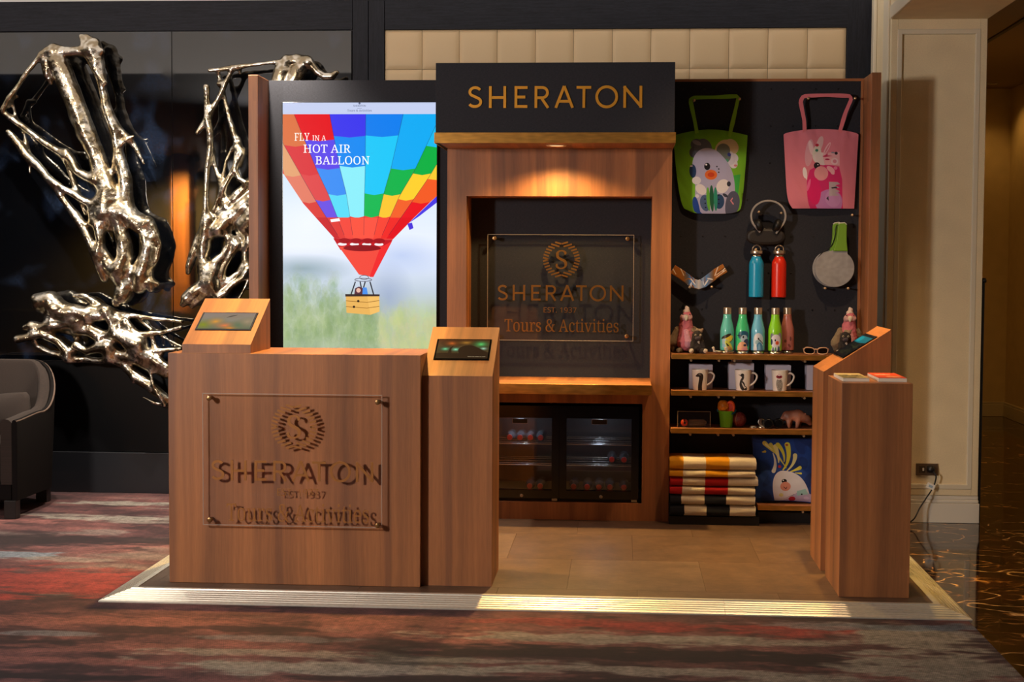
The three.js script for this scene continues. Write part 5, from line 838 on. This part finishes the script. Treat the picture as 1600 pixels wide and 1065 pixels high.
{
  const t = thing('sand_bucket', 'lime green toy bucket with a blue handle, full of orange moulds', 'bucket', [0.594, 0.5745, -8.7]);
  const g = lathe([[0, 0.002], [0.031, 0.002], [0.032, 0.0], [0.034, 0.004], [0.042, 0.086], [0.045, 0.088], [0.045, 0.094], [0.042, 0.094], [0.032, 0.006], [0, 0.006]], 64), p = g.attributes.position; for (let i = 0; i < p.count; i++) { const a = Math.atan2(p.getZ(i), p.getX(i)), s = 1 + 0.035 * Math.cos(a * 7) * smooth(0.09, 0.01, p.getY(i)); p.setX(i, p.getX(i) * s); p.setZ(i, p.getZ(i) * s); } g.computeVertexNormals();
  part('pail', g, std(0x6cc020, 0.4), t); part('handle', tube([[-0.046, 0.088, 0], [-0.05, 0.1, 0.01], [0.0, 0.1, -0.045], [0.052, 0.1, 0.01], [0.05, 0.088, 0.006], [0.03, 0.078, 0.04]], 0.004, 40, 8), std(0x1c84b8, 0.4), t);
}
{
  const a = thing('toy_mould', 'orange round toy mould standing in the green bucket, left one', 'toy', [0.577, 0.668, -8.695], 0, 'orange moulds in the bucket'); part('shell', blend([cap([0, 0.022, 0], [0, 0.03, 0], 0.032, 0.03)], 0.004, 0.004, 0.004, 60), std(0xe08a1c, 0.45), a); part('stem', lathe([[0, -0.04], [0.008, -0.04], [0.008, 0], [0, 0]], 12), std(0xe08a1c, 0.45), a);
  const b = thing('toy_mould', 'orange red ring mould standing in the green bucket, right one', 'toy', [0.617, 0.69, -8.685], -0.3, 'orange moulds in the bucket'), tg = new THREE.TorusGeometry(0.024, 0.008, 14, 36); tg.scale(0.85, 1.15, 1.3); part('ring', tg, std(0xee5518, 0.4), b); const cg = new THREE.CylinderGeometry(0.024, 0.024, 0.006, 30); cg.rotateX(Math.PI / 2); cg.scale(0.8, 1.1, 1); part('disc', cg, std(0xd23a10, 0.5), b); part('stem', lathe([[0, -0.06], [0.008, -0.06], [0.008, -0.02], [0, -0.02]], 12), std(0xee5518, 0.4), b);
}
{
  const t = thing('soft_ball', 'dark red patterned ball beside the green bucket', 'ball', [0.668, 0.6175, -8.71]); const m = dataTexture(128, 128, (u, v) => PN(u, v, 30, 30, 2) > 0.25 ? [120, 70, 60] : [112, 20, 20]); part('ball', ellipsoid(0.04, 0.043, 0.04, 0, 0, 0, 28), new THREE.MeshStandardMaterial({ map: m, roughness: 0.5 }), t); part('seam', new THREE.TorusGeometry(0.0405, 0.002, 8, 50).rotateY(1.0), std(0xb8744c, 0.5), t);
}
{
  const tin = (label, x, z) => { const t = thing('compass', label, 'compass', [x, 0.5745, z], 0, 'small silver pocket compasses'); part('case', lathe([[0, 0], [0.019, 0], [0.021, 0.003], [0.021, 0.01], [0.018, 0.0125], [0, 0.0125]], 32), steel, t); part('dial', lathe([[0, 0.013], [0.016, 0.013]], 28), std(0xd8d2c4, 0.3), t); return t; };
  tin('flat silver compass, the left one on the third shelf', 0.742, -8.645); tin('silver compass with its lid raised, on the third shelf', 0.789, -8.645);
  const t = scene.children[scene.children.length - 1], lid = lathe([[0.0, 0], [0.016, 0.0], [0.02, -0.002], [0.021, 0.004], [0.017, 0.006], [0, 0.005]], 36); lid.rotateX(Math.PI / 2 - 0.12); lid.translate(0, 0.035, -0.02); part('lid', lid, steel, t); const gl = lathe([[0, 0.0055], [0.0165, 0.0062]], 28); gl.rotateX(Math.PI / 2 - 0.12); gl.translate(0, 0.035, -0.02); part('lid_mirror', gl, std(0x6a6258, 0.1, 0.9), t);
}
{
  const t = thing('binoculars', 'black binoculars lying on the third shelf', 'binoculars', [0.86, 0.5745, -8.7], 0.3), m = std(0x121113, 0.35);
  for (const s of [-1, 1]) { const g = lathe([[0, -0.06], [0.027, -0.06], [0.028, -0.02], [0.022, 0.0], [0.018, 0.03], [0.019, 0.05], [0.015, 0.055], [0, 0.052]], 28); g.rotateX(-Math.PI / 2); g.rotateY(-0.4); g.translate(s * 0.031, 0.0285, 0); part('barrel', g, m, t); const l = lathe([[0, 0.0605], [0.022, 0.0605]], 24); l.rotateX(Math.PI / 2); l.rotateY(-0.4); l.translate(s * 0.031, 0.0285, 0); part('objective', l, blackGloss, t); }
  part('hinge', box(-0.02, 0.02, 0.03, 0.042, -0.03, 0.02, 0.004), m, t);
}
{
  const t = thing('carved_animal', 'brown carved wooden wombat standing on the third shelf', 'figurine', [0.975, 0.5745, -8.7]), m = new THREE.MeshStandardMaterial({ map: dataTexture(128, 128, (u, v) => mixc([96, 50, 34], [190, 128, 100], clamp(0.5 + 1.2 * PN(u, v, 12, 12, 2)))), roughness: 0.5 });
  part('body', blend([cap([-0.04, 0.07, 0], [0.02, 0.072, 0], 0.026, 0.031), cap([0.02, 0.07, 0], [0.07, 0.052, 0.004], 0.03, 0.022), cap([-0.05, 0.06, 0], [-0.085, 0.035, 0], 0.018, 0.007), cap([-0.028, 0.055, 0.016], [-0.034, 0.03, 0.018], 0.014, 0.01), cap([0.022, 0.055, 0.016], [0.014, 0.008, 0.018], 0.015, 0.009), cap([0.03, 0.055, -0.016], [0.034, 0.008, -0.018], 0.014, 0.009), cap([-0.02, 0.055, -0.016], [-0.02, 0.008, -0.018], 0.014, 0.009), cap([0.075, 0.045, 0.006], [0.088, 0.026, 0.008], 0.018, 0.01), cap([-0.034, 0.03, 0.018], [-0.03, 0.008, 0.02], 0.01, 0.008)], 0.0035, 0.005, 0.0015, 60), m, t);
  for (const s of [-1, 1]) part('ear', blend([cap([0.06, 0.075, s * 0.012], [0.06, 0.083, s * 0.015], 0.006, 0.004)], 0.002, 0.002), m, t);
}
// towels: a soft slab with a rounded fold in front, striped in the weave
function towelGeo(w, h, d, seed) {
  const n = 26, m = 46, pos = [], uv = [], idx = [];
  for (let i = 0; i <= m; i++) for (let j = 0; j < n; j++) {
    const a = j / n * Math.PI * 2, ca = Math.cos(a), sa = Math.sin(a), u = i / m, e = Math.pow(Math.abs(2 * u - 1), 14);
    const z = (d / 2) * Math.sign(ca) * Math.pow(Math.abs(ca), 0.28), y = h / 2 + (h / 2) * Math.sign(sa) * Math.pow(Math.abs(sa), 0.55) * (1 - 0.1 * e);
    const wob = 0.0035 * N(u * 4, a * 0.6, seed) + 0.002 * N(u * 13, a * 2, seed + 2); pos.push((u - 0.5) * w + 0.004 * N(sa * 2, ca * 2, seed + i), y + wob * (sa > -0.4 ? 1 : 0), z + 0.006 * N(u * 3, sa * 1.5, seed + 5) * (ca > 0 ? 1 : 0)); uv.push(u, j / n);
  }
  for (let i = 0; i < m; i++) for (let j = 0; j < n; j++) { const a = i * n + j, b = i * n + (j + 1) % n; idx.push(a, a + n, b, b, a + n, b + n); }
  for (const i of [0, m]) { const c = pos.length / 3; pos.push((i / m - 0.5) * w * 0.985, h / 2, 0); uv.push(i / m, 0.5); for (let j = 0; j < n; j++) { const a = i * n + j, b = i * n + (j + 1) % n; i ? idx.push(c, b, a) : idx.push(c, a, b); } }
  const g = new THREE.BufferGeometry(); g.setAttribute('position', new THREE.Float32BufferAttribute(pos, 3)); g.setAttribute('uv', new THREE.Float32BufferAttribute(uv, 2)); g.setIndex(idx); return toCreasedNormals(g, 1.1);
}
const towelMap = (col, edges) => canvasTexture(512, 64, (c, W, H) => { c.fillStyle = '#dccdb4'; c.fillRect(0, 0, W, H); c.fillStyle = col; for (const [a, b] of edges) c.fillRect(a * W, 0, (b - a) * W, H); for (let i = 0; i < 2500; i++) { c.fillStyle = rnd() < 0.5 ? 'rgba(0,0,0,.05)' : 'rgba(255,255,255,.05)'; c.fillRect(rnd() * W, rnd() * H, 2, 1); } });
[['striped yellow and white towel, topmost of the folded stack', '#d9930f', 0.347, 0.066, 0.48, [[0, 0.16], [0.42, 0.69]], 0.515, -8.69],
  ['striped yellow and white towel, second from the top of the stack', '#d9930f', 0.306, 0.042, 0.475, [[0, 0.16], [0.42, 0.68]], 0.512, -8.688],
  ['striped red and white towel, upper of the two red ones', '#b30f12', 0.256, 0.051, 0.487, [[0, 0.145], [0.4, 0.66]], 0.521, -8.692],
  ['striped red and white towel, lower of the two red ones', '#b30f12', 0.208, 0.049, 0.472, [[0, 0.145], [0.41, 0.68]], 0.514, -8.69],
  ['striped navy and white towel, second from the bottom of the stack', '#0e1220', 0.151, 0.058, 0.47, [[0, 0.13], [0.405, 0.66]], 0.515, -8.69],
  ['striped navy and white towel, bottom of the folded stack', '#0b0e1a', 0.0865, 0.065, 0.475, [[0, 0.17], [0.43, 0.7]], 0.515, -8.692]].forEach(([label, col, y, h, w, e, x, z], i) => {
  const t = thing('folded_towel', label, 'towel', [x, y, z], 0.004 * (i % 3 - 1), 'folded striped towels'); part('folded_cloth', towelGeo(w, h, 0.29, i * 3 + 1), new THREE.MeshStandardMaterial({ map: towelMap(col, e), roughness: 1, bumpMap: leatherBump, bumpScale: 0.002 }), t); part('hem', tube([[w / 2 - 0.012, 0.012, 0.1], [w / 2 + 0.003, h * 0.4, 0.06], [w / 2 - 0.002, h * 0.7, -0.02], [w / 2 - 0.01, h * 0.8, -0.1]], 0.0035, 24, 6), std(0xd0bfa4, 1), t);
});
{ // cushion
  const map = canvasTexture(640, 640, (c, W, H) => {
    c.fillStyle = '#1c3d86'; c.fillRect(0, 0, W, H); for (let i = 0; i < 26; i++) E(c, rnd() * W, rnd() * H, 60 + rnd() * 60, 30 + rnd() * 40, rnd() < 0.5 ? 'rgba(14,26,72,.3)' : 'rgba(36,84,170,.25)', rnd() * 3);
    const feather = (pts, w, col) => { for (let i = 0; i <= 30; i++) { const t = i / 30, x = (1 - t) * (1 - t) * pts[0][0] + 2 * t * (1 - t) * pts[1][0] + t * t * pts[2][0], y = (1 - t) * (1 - t) * pts[0][1] + 2 * t * (1 - t) * pts[1][1] + t * t * pts[2][1]; E(c, x, y, w * (0.25 + 0.75 * t), w * (0.25 + 0.75 * t), col); } };
    feather([[240, 170], [180, 120], [120, 60]], 24, '#d8c64e'); feather([[235, 150], [170, 110], [130, 70]], 10, '#e9dd9a'); feather([[330, 300], [240, 180], [180, 70]], 18, '#d9ca58'); feather([[255, 250], [260, 200], [225, 90]], 22, '#e4d68a'); feather([[310, 240], [320, 150], [250, 70]], 22, '#d4c83a'); feather([[300, 320], [380, 230], [345, 70]], 28, '#dcd03c'); feather([[340, 330], [420, 260], [420, 180]], 22, '#ddd28e'); feather([[370, 340], [430, 320], [470, 300]], 18, '#dcd24a'); feather([[200, 160], [240, 260], [205, 335]], 20, '#ddd5c2'); feather([[90, 150], [100, 150], [120, 145]], 12, '#d8c64e'); E(c, 265, 290, 16, 14, '#b3221e'); E(c, 340, 72, 14, 10, '#a82a20'); feather([[420, 350], [450, 352], [480, 355]], 10, '#dcd24a');
    c.fillStyle = '#dcd8dc'; c.beginPath(); c.moveTo(225, 640); c.bezierCurveTo(190, 520, 170, 350, 290, 330); c.bezierCurveTo(450, 330, 560, 420, 585, 640); c.fill(); E(c, 312, 432, 26, 22, '#14100f'); E(c, 302, 424, 7, 6, '#f4f0ee'); E(c, 325, 485, 52, 46, '#d98f78'); c.strokeStyle = '#4a2018'; c.lineWidth = 6; c.beginPath(); c.moveTo(305, 488); c.lineTo(330, 508); c.lineTo(340, 488); c.stroke(); P(c, [[300, 640], [400, 580], [470, 520], [590, 560], [600, 640]], '#b7a9c9'); P(c, [[440, 530], [530, 505], [560, 560], [440, 580]], '#9cc9c6'); E(c, 395, 615, 34, 26, '#b01c2e'); E(c, 285, 575, 22, 20, '#d7d08a'); E(c, 490, 562, 9, 8, '#28242c'); P(c, [[300, 625], [420, 560], [410, 572]], '#5d5470'); E(c, 540, 600, 30, 16, '#cdbcd8');
  });
  const n = 36, pos = [], uv = [], idx = [], S = 0.171; for (const b of [0, 1]) for (let j = 0; j <= n; j++) for (let i = 0; i <= n; i++) { const u = 2 * i / n - 1, v = 2 * j / n - 1, f = Math.pow((1 - Math.pow(Math.abs(u), 2.4)) * (1 - Math.pow(Math.abs(v), 2.4)), 0.55), pin = 1 - 0.05 * (1 - u * u) * v * v, pin2 = 1 - 0.05 * (1 - v * v) * u * u; pos.push(u * S * 1.05 * pin2, S + v * S * 1.08 * pin, (b ? -1 : 1) * 0.055 * f + 0.003 * N(u * 5, v * 5, 3)); uv.push(i / n, j / n); }
  const r = n + 1, off = r * r; for (let j = 0; j < n; j++) for (let i = 0; i < n; i++) { const a = j * r + i; idx.push(a, a + 1, a + r, a + 1, a + r + 1, a + r, off + a, off + a + r, off + a + 1, off + a + 1, off + a + r, off + a + r + 1); }
  const g = new THREE.BufferGeometry(); g.setAttribute('position', new THREE.Float32BufferAttribute(pos, 3)); g.setAttribute('uv', new THREE.Float32BufferAttribute(uv, 2)); g.setIndex(idx); g.computeVertexNormals();
  const t = thing('cushion', 'blue cushion printed with a white cockatoo, on the bottom shelf', 'cushion', [0.925, 0.166, -8.7]); t.rotation.x = -0.12; part('cover', g, cloth(map), t);
  const edge = []; for (const [a, b] of [[-1, -1], [1, -1], [1, 1], [-1, 1]]) for (let k = 0; k < 6; k++) { const q = k / 6, u = a === -1 && b === -1 ? lerp(-1, 1, q) : a === 1 && b === -1 ? 1 : a === 1 ? lerp(1, -1, q) : -1, v = a === -1 && b === -1 ? -1 : a === 1 && b === -1 ? lerp(-1, 1, q) : a === 1 ? 1 : lerp(1, -1, q); edge.push([u * S * 1.05 * (1 - 0.05 * (1 - v * v)), S + v * S * 1.08 * (1 - 0.05 * (1 - u * u)), 0]); } part('piping', tube(edge, 0.0025, 120, 6, true), std(0x16306c, 0.9), t);
}
// books on the plinth
{
  const book = (label, x, z, w, d, h, map, turn) => { const t = thing('booklet', label, 'book', [x, 0.9815, z], turn); part('pages', box(-w / 2, w / 2, 0, h - 0.0015, -d / 2, d / 2, 0.0008), std(0xe6dccb, 0.8), t); const cv = part('cover', box(-w / 2, w / 2, h - 0.0015, h, -d / 2, d / 2, 0.0005), map, t); const uv = cv.geometry.attributes.uv; for (let i = 0; i < uv.count; i++) uv.setXY(i, uv.getX(i) / w + 0.5, uv.getY(i) / d + 0.5); };
  const m1 = canvasTexture(128, 256, (c) => { c.fillStyle = '#b9a888'; c.fillRect(0, 0, 128, 256); c.fillStyle = '#3c3a2c'; c.fillRect(8, 20, 112, 150); for (let i = 0; i < 40; i++) E(c, 10 + rnd() * 108, 24 + rnd() * 140, 9, 14, ['#8c8458', '#c9b88c', '#55583c'][i % 3], rnd() * 3); }), m2 = canvasTexture(128, 256, (c) => { c.fillStyle = '#d8482c'; c.fillRect(0, 0, 128, 256); E(c, 80, 60, 34, 40, '#e8906c'); c.fillStyle = '#f4d8c4'; c.fillRect(16, 150, 70, 14); c.fillRect(16, 176, 50, 8); });
  book('thick pale booklet with a green photo cover on the plinth', 1.034, -6.985, 0.115, 0.3, 0.016, new THREE.MeshStandardMaterial({ map: m1, roughness: 0.35 }), 0); book('booklet with a red cover on the plinth', 1.193, -6.99, 0.123, 0.31, 0.018, new THREE.MeshStandardMaterial({ map: m2, roughness: 0.35 }), 0);
}
// ---------- fridges and their bottles ----------
{
  const build = (label, x) => {
    const t = thing('bar_fridge', label, 'fridge', [x, 0.14, -8.655], 0, 'small black bar fridges'), w = 0.2245, h = 0.546, d = 0.5;
    part('cabinet', merge([box(-w, -w + 0.02, 0, h, -d, -0.04, 0), box(w - 0.02, w, 0, h, -d, -0.04, 0), box(-w + 0.02, w - 0.02, 0, 0.05, -d, -0.04, 0), box(-w + 0.02, w - 0.02, h - 0.04, h, -d, -0.04, 0), box(-w + 0.02, w - 0.02, 0.05, h - 0.04, -d, -d + 0.02, 0)]), std(0x1b1a1c, 0.5), t);
    const door = new THREE.Shape([[-w, 0.02], [w, 0.02], [w, h], [-w, h]].map((p) => new THREE.Vector2(...p))); door.holes.push(new THREE.Path([[-0.184, 0.066], [-0.184, 0.478], [0.184, 0.478], [0.184, 0.066]].map((p) => new THREE.Vector2(...p))));
    const dr = part('door', new THREE.ExtrudeGeometry(door, { depth: 0.03, bevelEnabled: true, bevelSize: 0.001, bevelThickness: 0.002, bevelSegments: 1 }).translate(0, 0, -0.034), blackGloss, t); part('glass', box(-0.184, 0.184, 0.066, 0.478, -0.022, -0.018, 0), glassPane, dr);
    const lk = lathe([[0, 0], [0.009, 0], [0.01, 0.003], [0.006, 0.006], [0.006, 0.004], [0, 0.004]], 20); lk.rotateX(Math.PI / 2); lk.translate(0.014, 0.034, 0); part('lock', lk, std(0xb8a890, 0.3, 0.8), dr);
    const bd = part('badge', merge([box(-0.04, 0.044, 0.446, 0.447, -0.003, 0.001, 0), box(-0.04, 0.044, 0.472, 0.473, -0.003, 0.001, 0), box(-0.041, -0.04, 0.446, 0.473, -0.003, 0.001, 0), box(0.044, 0.045, 0.446, 0.473, -0.003, 0.001, 0)]), std(0xb9a488, 0.35, 0.6), dr); part('badge_plate', box(-0.04, 0.044, 0.447, 0.472, -0.004, -0.0005, 0), black, dr); part('hinge', box(w - 0.04, w - 0.008, 0.004, 0.02, -0.03, -0.004, 0.002), std(0x9a9488, 0.3, 0.8), t);
    const led = part('light_strip', box(-0.06, 0.06, 0.497, 0.505, -0.1, -0.09, 0.001), new THREE.MeshStandardMaterial({ color: 0xffffff, emissive: 0xcfe4ff, emissiveIntensity: 1.5 }), t); const fl = new THREE.PointLight(0xcfe4ff, FRIDGE_LED); fl.position.set(x, 0.14 + 0.485, -8.75); fl.castShadow = true; scene.add(fl);
    for (const y of [0.205, 0.325]) { const wires = []; for (let i = 0; i < 22; i++) wires.push(tube([[-0.19 + i * 0.0181, y, -0.05], [-0.19 + i * 0.0181, y, -0.44]], 0.0014, 1, 5)); for (const z of [-0.055, -0.13, -0.24, -0.35, -0.43]) wires.push(tube([[-0.202, y - 0.002, z], [0.202, y - 0.002, z]], z > -0.06 ? 0.003 : 0.002, 1, 6)); part('wire_rack', merge(wires), steel, t); }
  };
  build('black glass door bar fridge under the ledge, left one', -0.572); build('black glass door bar fridge under the ledge, right one', -0.1215);
  const pet = new THREE.MeshPhysicalMaterial({ color: 0xdfe6ee, transmission: 0.92, thickness: 0, roughness: 0.06, ior: 1.45 }), red = std(0xb8242a, 0.4);
  const shell = lathe([[0.0125, 0], [0.0125, -0.016], [0.016, -0.03], [0.028, -0.066], [0.029, -0.08], [0.0275, -0.09], [0.029, -0.1], [0.029, -0.17], [0.0275, -0.19], [0, -0.192]], 28); shell.rotateX(Math.PI / 2);
  const lidG = lathe([[0, 0.016], [0.0145, 0.016], [0.0155, 0.013], [0.0155, 0], [0.0128, 0]], 24); lidG.rotateX(Math.PI / 2); const drink = lathe([[0, -0.03], [0.014, -0.032], [0.0262, -0.068], [0.0265, -0.186], [0, -0.188]], 24); drink.rotateX(Math.PI / 2);
  const liquid = std(0x1a1416, 0.1), spots = [];
  for (const x of [-0.633, -0.574, -0.515, -0.456]) spots.push([x, 0.4955, 'left fridge, upper rack']); for (const x of [-0.517, -0.457]) spots.push([x, 0.219, 'left fridge, bottom']); for (const x of [-0.048, 0.021]) spots.push([x, 0.3755, 'right fridge, lower rack']); for (const x of [-0.265, -0.188, -0.121, -0.058, 0.022]) spots.push([x, 0.219, 'right fridge, bottom']);
  const first = thing('soda_bottle', '', 'bottle', [0, 0, 0], 0, 'red capped bottles in the fridges'); part('bottle', shell, pet, first); part('cap', lidG, red, first); part('drink', drink, liquid, first);
  const ord = { 'left fridge, upper rack': ['first from the left', 'second from the left', 'third from the left', 'last on the right'], 'left fridge, bottom': ['left one of the two', 'right one of the two'], 'right fridge, lower rack': ['left one of the two', 'right one of the two'], 'right fridge, bottom': ['leftmost of five', 'second of five', 'middle of five', 'fourth of five', 'rightmost of five'] }, seen = {};
  spots.forEach(([x, y, where], i) => { const k = seen[where] = (seen[where] ?? -1) + 1, label = `red capped bottle lying in the ${where}, ${ord[where][k]}`; const yy = where.includes('bottom') ? 0.219 : y + 0.002; if (i) copyOf(first, [x, yy, -8.735], 0, label); else { first.position.set(x, yy, -8.735); first.userData.label = label; } });
}
// ---------- wall socket, plug and cord ----------
{
  const t = thing('power_outlet', 'steel double power outlet low on the cream wall', 'outlet', [1.777, 0.3095, -9.02]); part('plate', box(-0.063, 0.063, -0.0345, 0.0345, 0, 0.008, 0.002), std(0x8a7460, 0.35, 0.8), t);
  part('socket', box(-0.045, -0.012, -0.02, 0.02, 0.008, 0.0095, 0.0006), std(0x5a4a3c, 0.4, 0.5), t); part('switch', box(-0.026, -0.016, -0.008, 0.008, 0.0095, 0.013, 0.001), white, t); part('socket', box(0.0, 0.04, -0.02, 0.02, 0.008, 0.0095, 0.0006), std(0x5a4a3c, 0.4, 0.5), t);
  const p = thing('power_plug', 'black plug with a tagged cord running behind the plinth', 'plug', [1.797, 0.312, -9.01]); const g = lathe([[0, 0], [0.022, 0], [0.024, 0.006], [0.022, 0.022], [0.013, 0.034], [0, 0.036]], 24); g.rotateX(Math.PI / 2); part('plug_body', g, black, p);
  part('cord', tube([[0.006, -0.006, 0.028], [0.024, -0.03, 0.036], [0.022, -0.07, 0.03], [0.004, -0.115, 0.03], [-0.03, -0.16, 0.05], [-0.075, -0.22, 0.08], [-0.11, -0.27, 0.12], [-0.2, -0.305, 0.22], [-0.3, -0.308, 0.4]], 0.0042, 70, 8), black, p);
  const tag = part('tag', box(-0.024, 0.024, -0.016, 0.016, -0.001, 0.001, 0.0005), white, p, 'white paper tag'); tag.position.set(-0.004, -0.095, 0.037); tag.rotation.z = -0.4; const pr = part('tag_print', box(-0.012, 0.012, -0.007, 0.007, 0.001, 0.0014, 0), std(0x9fb4c4, 0.7), tag);
}
// ---------- armchair at the left ----------
{
  const t = thing('armchair', 'dark brown upholstered tub armchair before the black wall', 'armchair', [-3.87, 0, -8.95]);
  const fabricMap = dataTexture(256, 256, (u, v) => { const s = 1 + 0.3 * PN(u, v, 120, 120, 2) + 0.2 * PN(u, v, 50, 50, 5); return [44 * s, 33 * s, 28 * s]; }); fabricMap.repeat.set(4, 4);
  const fabric = new THREE.MeshStandardMaterial({ map: fabricMap, roughness: 0.95 }), hide = new THREE.MeshPhysicalMaterial({ color: 0x0d0807, roughness: 0.75, specularIntensity: 0.25 }), legM = std(0x0d0a09, 0.4);
  // plan of the shell: right arm, rounded back, left arm
  const plan = []; for (let i = 0; i <= 8; i++) plan.push([0.37, 0.37 - i * 0.06]); for (let i = 1; i <= 10; i++) { const a = i / 10 * Math.PI / 2; plan.push([0.37 - 0.24 * (1 - Math.cos(a)), -0.11 - 0.25 * Math.sin(a)]); } const half = plan.slice(); for (let i = half.length - 1; i >= 0; i--) plan.push([-half[i][0], half[i][1]]);
  const L = [0]; for (let i = 1; i < plan.length; i++) L.push(L[i - 1] + Math.hypot(plan[i][0] - plan[i - 1][0], plan[i][1] - plan[i - 1][1])); const T = L[L.length - 1];
  const shell = (t0, t1, y0, extra, topExtra) => { const pos = [], idx = [], n = 7, uv = []; plan.forEach(([x, z], i) => { const a = plan[Math.max(0, i - 1)], b = plan[Math.min(plan.length - 1, i + 1)], l = Math.hypot(b[0] - a[0], b[1] - a[1]), nx = -(b[1] - a[1]) / l, nz = (b[0] - a[0]) / l, q = Math.min(L[i], T - L[i]), top = 0.575 + 0.02 * smooth(0, 0.4, q) + 0.28 * smooth(0.42, 0.8, q) + topExtra, flare = 0.05 * smooth(0.3, 0.8, q);
    for (let k = 0; k < n; k++) { const s = k < 2 ? [t0, k ? top - 0.02 : y0] : k === 2 ? [lerp(t0, t1, 0.25), top - 0.004] : k === 3 ? [lerp(t0, t1, 0.6), top] : k === 4 ? [lerp(t0, t1, 0.85), top - 0.006] : [t1, k === 5 ? top - 0.025 : y0]; const f = flare * smooth(0.3, 0.86, s[1]); pos.push(x + nx * (s[0] + f), s[1], z + nz * (s[0] + f)); uv.push(L[i], s[1]); } });
    for (let i = 0; i < plan.length - 1; i++) for (let k = 0; k < n; k++) { const a = i * n + k, b = i * n + (k + 1) % n; idx.push(a, a + n, b, b, a + n, b + n); }
    for (const i of [0, plan.length - 1]) { const a = i * n; for (let k = 1; k < n - 1; k++) i ? idx.push(a, a + k + 1, a + k) : idx.push(a, a + k, a + k + 1); }
    const g = new THREE.BufferGeometry(); g.setAttribute('position', new THREE.Float32BufferAttribute(pos, 3)); g.setAttribute('uv', new THREE.Float32BufferAttribute(uv, 2)); g.setIndex(idx); return toCreasedNormals(g, 0.7); };
  part('outer_shell', shell(0.03, -0.004, 0.108, 0, 0), hide, t, 'dark outer shell'); part('inner_back', shell(-0.004, -0.07, 0.2, 0, 0.004), fabric, t);
  const pip = plan.map(([x, z], i) => { const q = Math.min(L[i], T - L[i]), a = plan[Math.max(0, i - 1)], b = plan[Math.min(plan.length - 1, i + 1)], l = Math.hypot(b[0] - a[0], b[1] - a[1]), f = 0.05 * smooth(0.3, 0.8, q) + 0.02; return [x - (b[1] - a[1]) / l * f, 0.575 + 0.02 * smooth(0, 0.4, q) + 0.28 * smooth(0.42, 0.8, q) - 0.01, z + (b[0] - a[0]) / l * f]; }); part('piping', tube(pip, 0.006, 120, 8), std(0x5a463a, 0.7), t);
  part('seat', box(-0.3, 0.3, 0.2, 0.44, -0.26, 0.36, 0.03), fabric, t); part('front_rail', box(-0.36, 0.36, 0.108, 0.2, -0.2, 0.365, 0.004), hide, t);
  for (const [x, z] of [[-0.355, 0.345], [0.355, 0.345], [-0.3, -0.28], [0.3, -0.28]]) part('leg', box(x - 0.035, x + 0.035, 0, 0.108, z - 0.035, z + 0.035, 0.003), legM, t);
  const c = thing('lumbar_pillow', 'dark brown pillow in the armchair', 'pillow', [-3.76, 0.555, -9.05]); c.rotation.set(-0.25, -0.2, 0.08); const pg = ellipsoid(0.2, 0.13, 0.07, 0, 0, 0, 30), pp = pg.attributes.position; for (let i = 0; i < pp.count; i++) { const x = pp.getX(i) / 0.2, y = pp.getY(i) / 0.13, m = Math.max(Math.abs(x), Math.abs(y)), r = Math.hypot(x, y) || 1; pp.setX(i, pp.getX(i) * lerp(1, r / (m || 1), 0.8)); pp.setY(i, pp.getY(i) * lerp(1, r / (m || 1), 0.8)); } pg.computeVertexNormals(); part('cover', pg, fabric, c);
}
renderer.render(scene, camera);
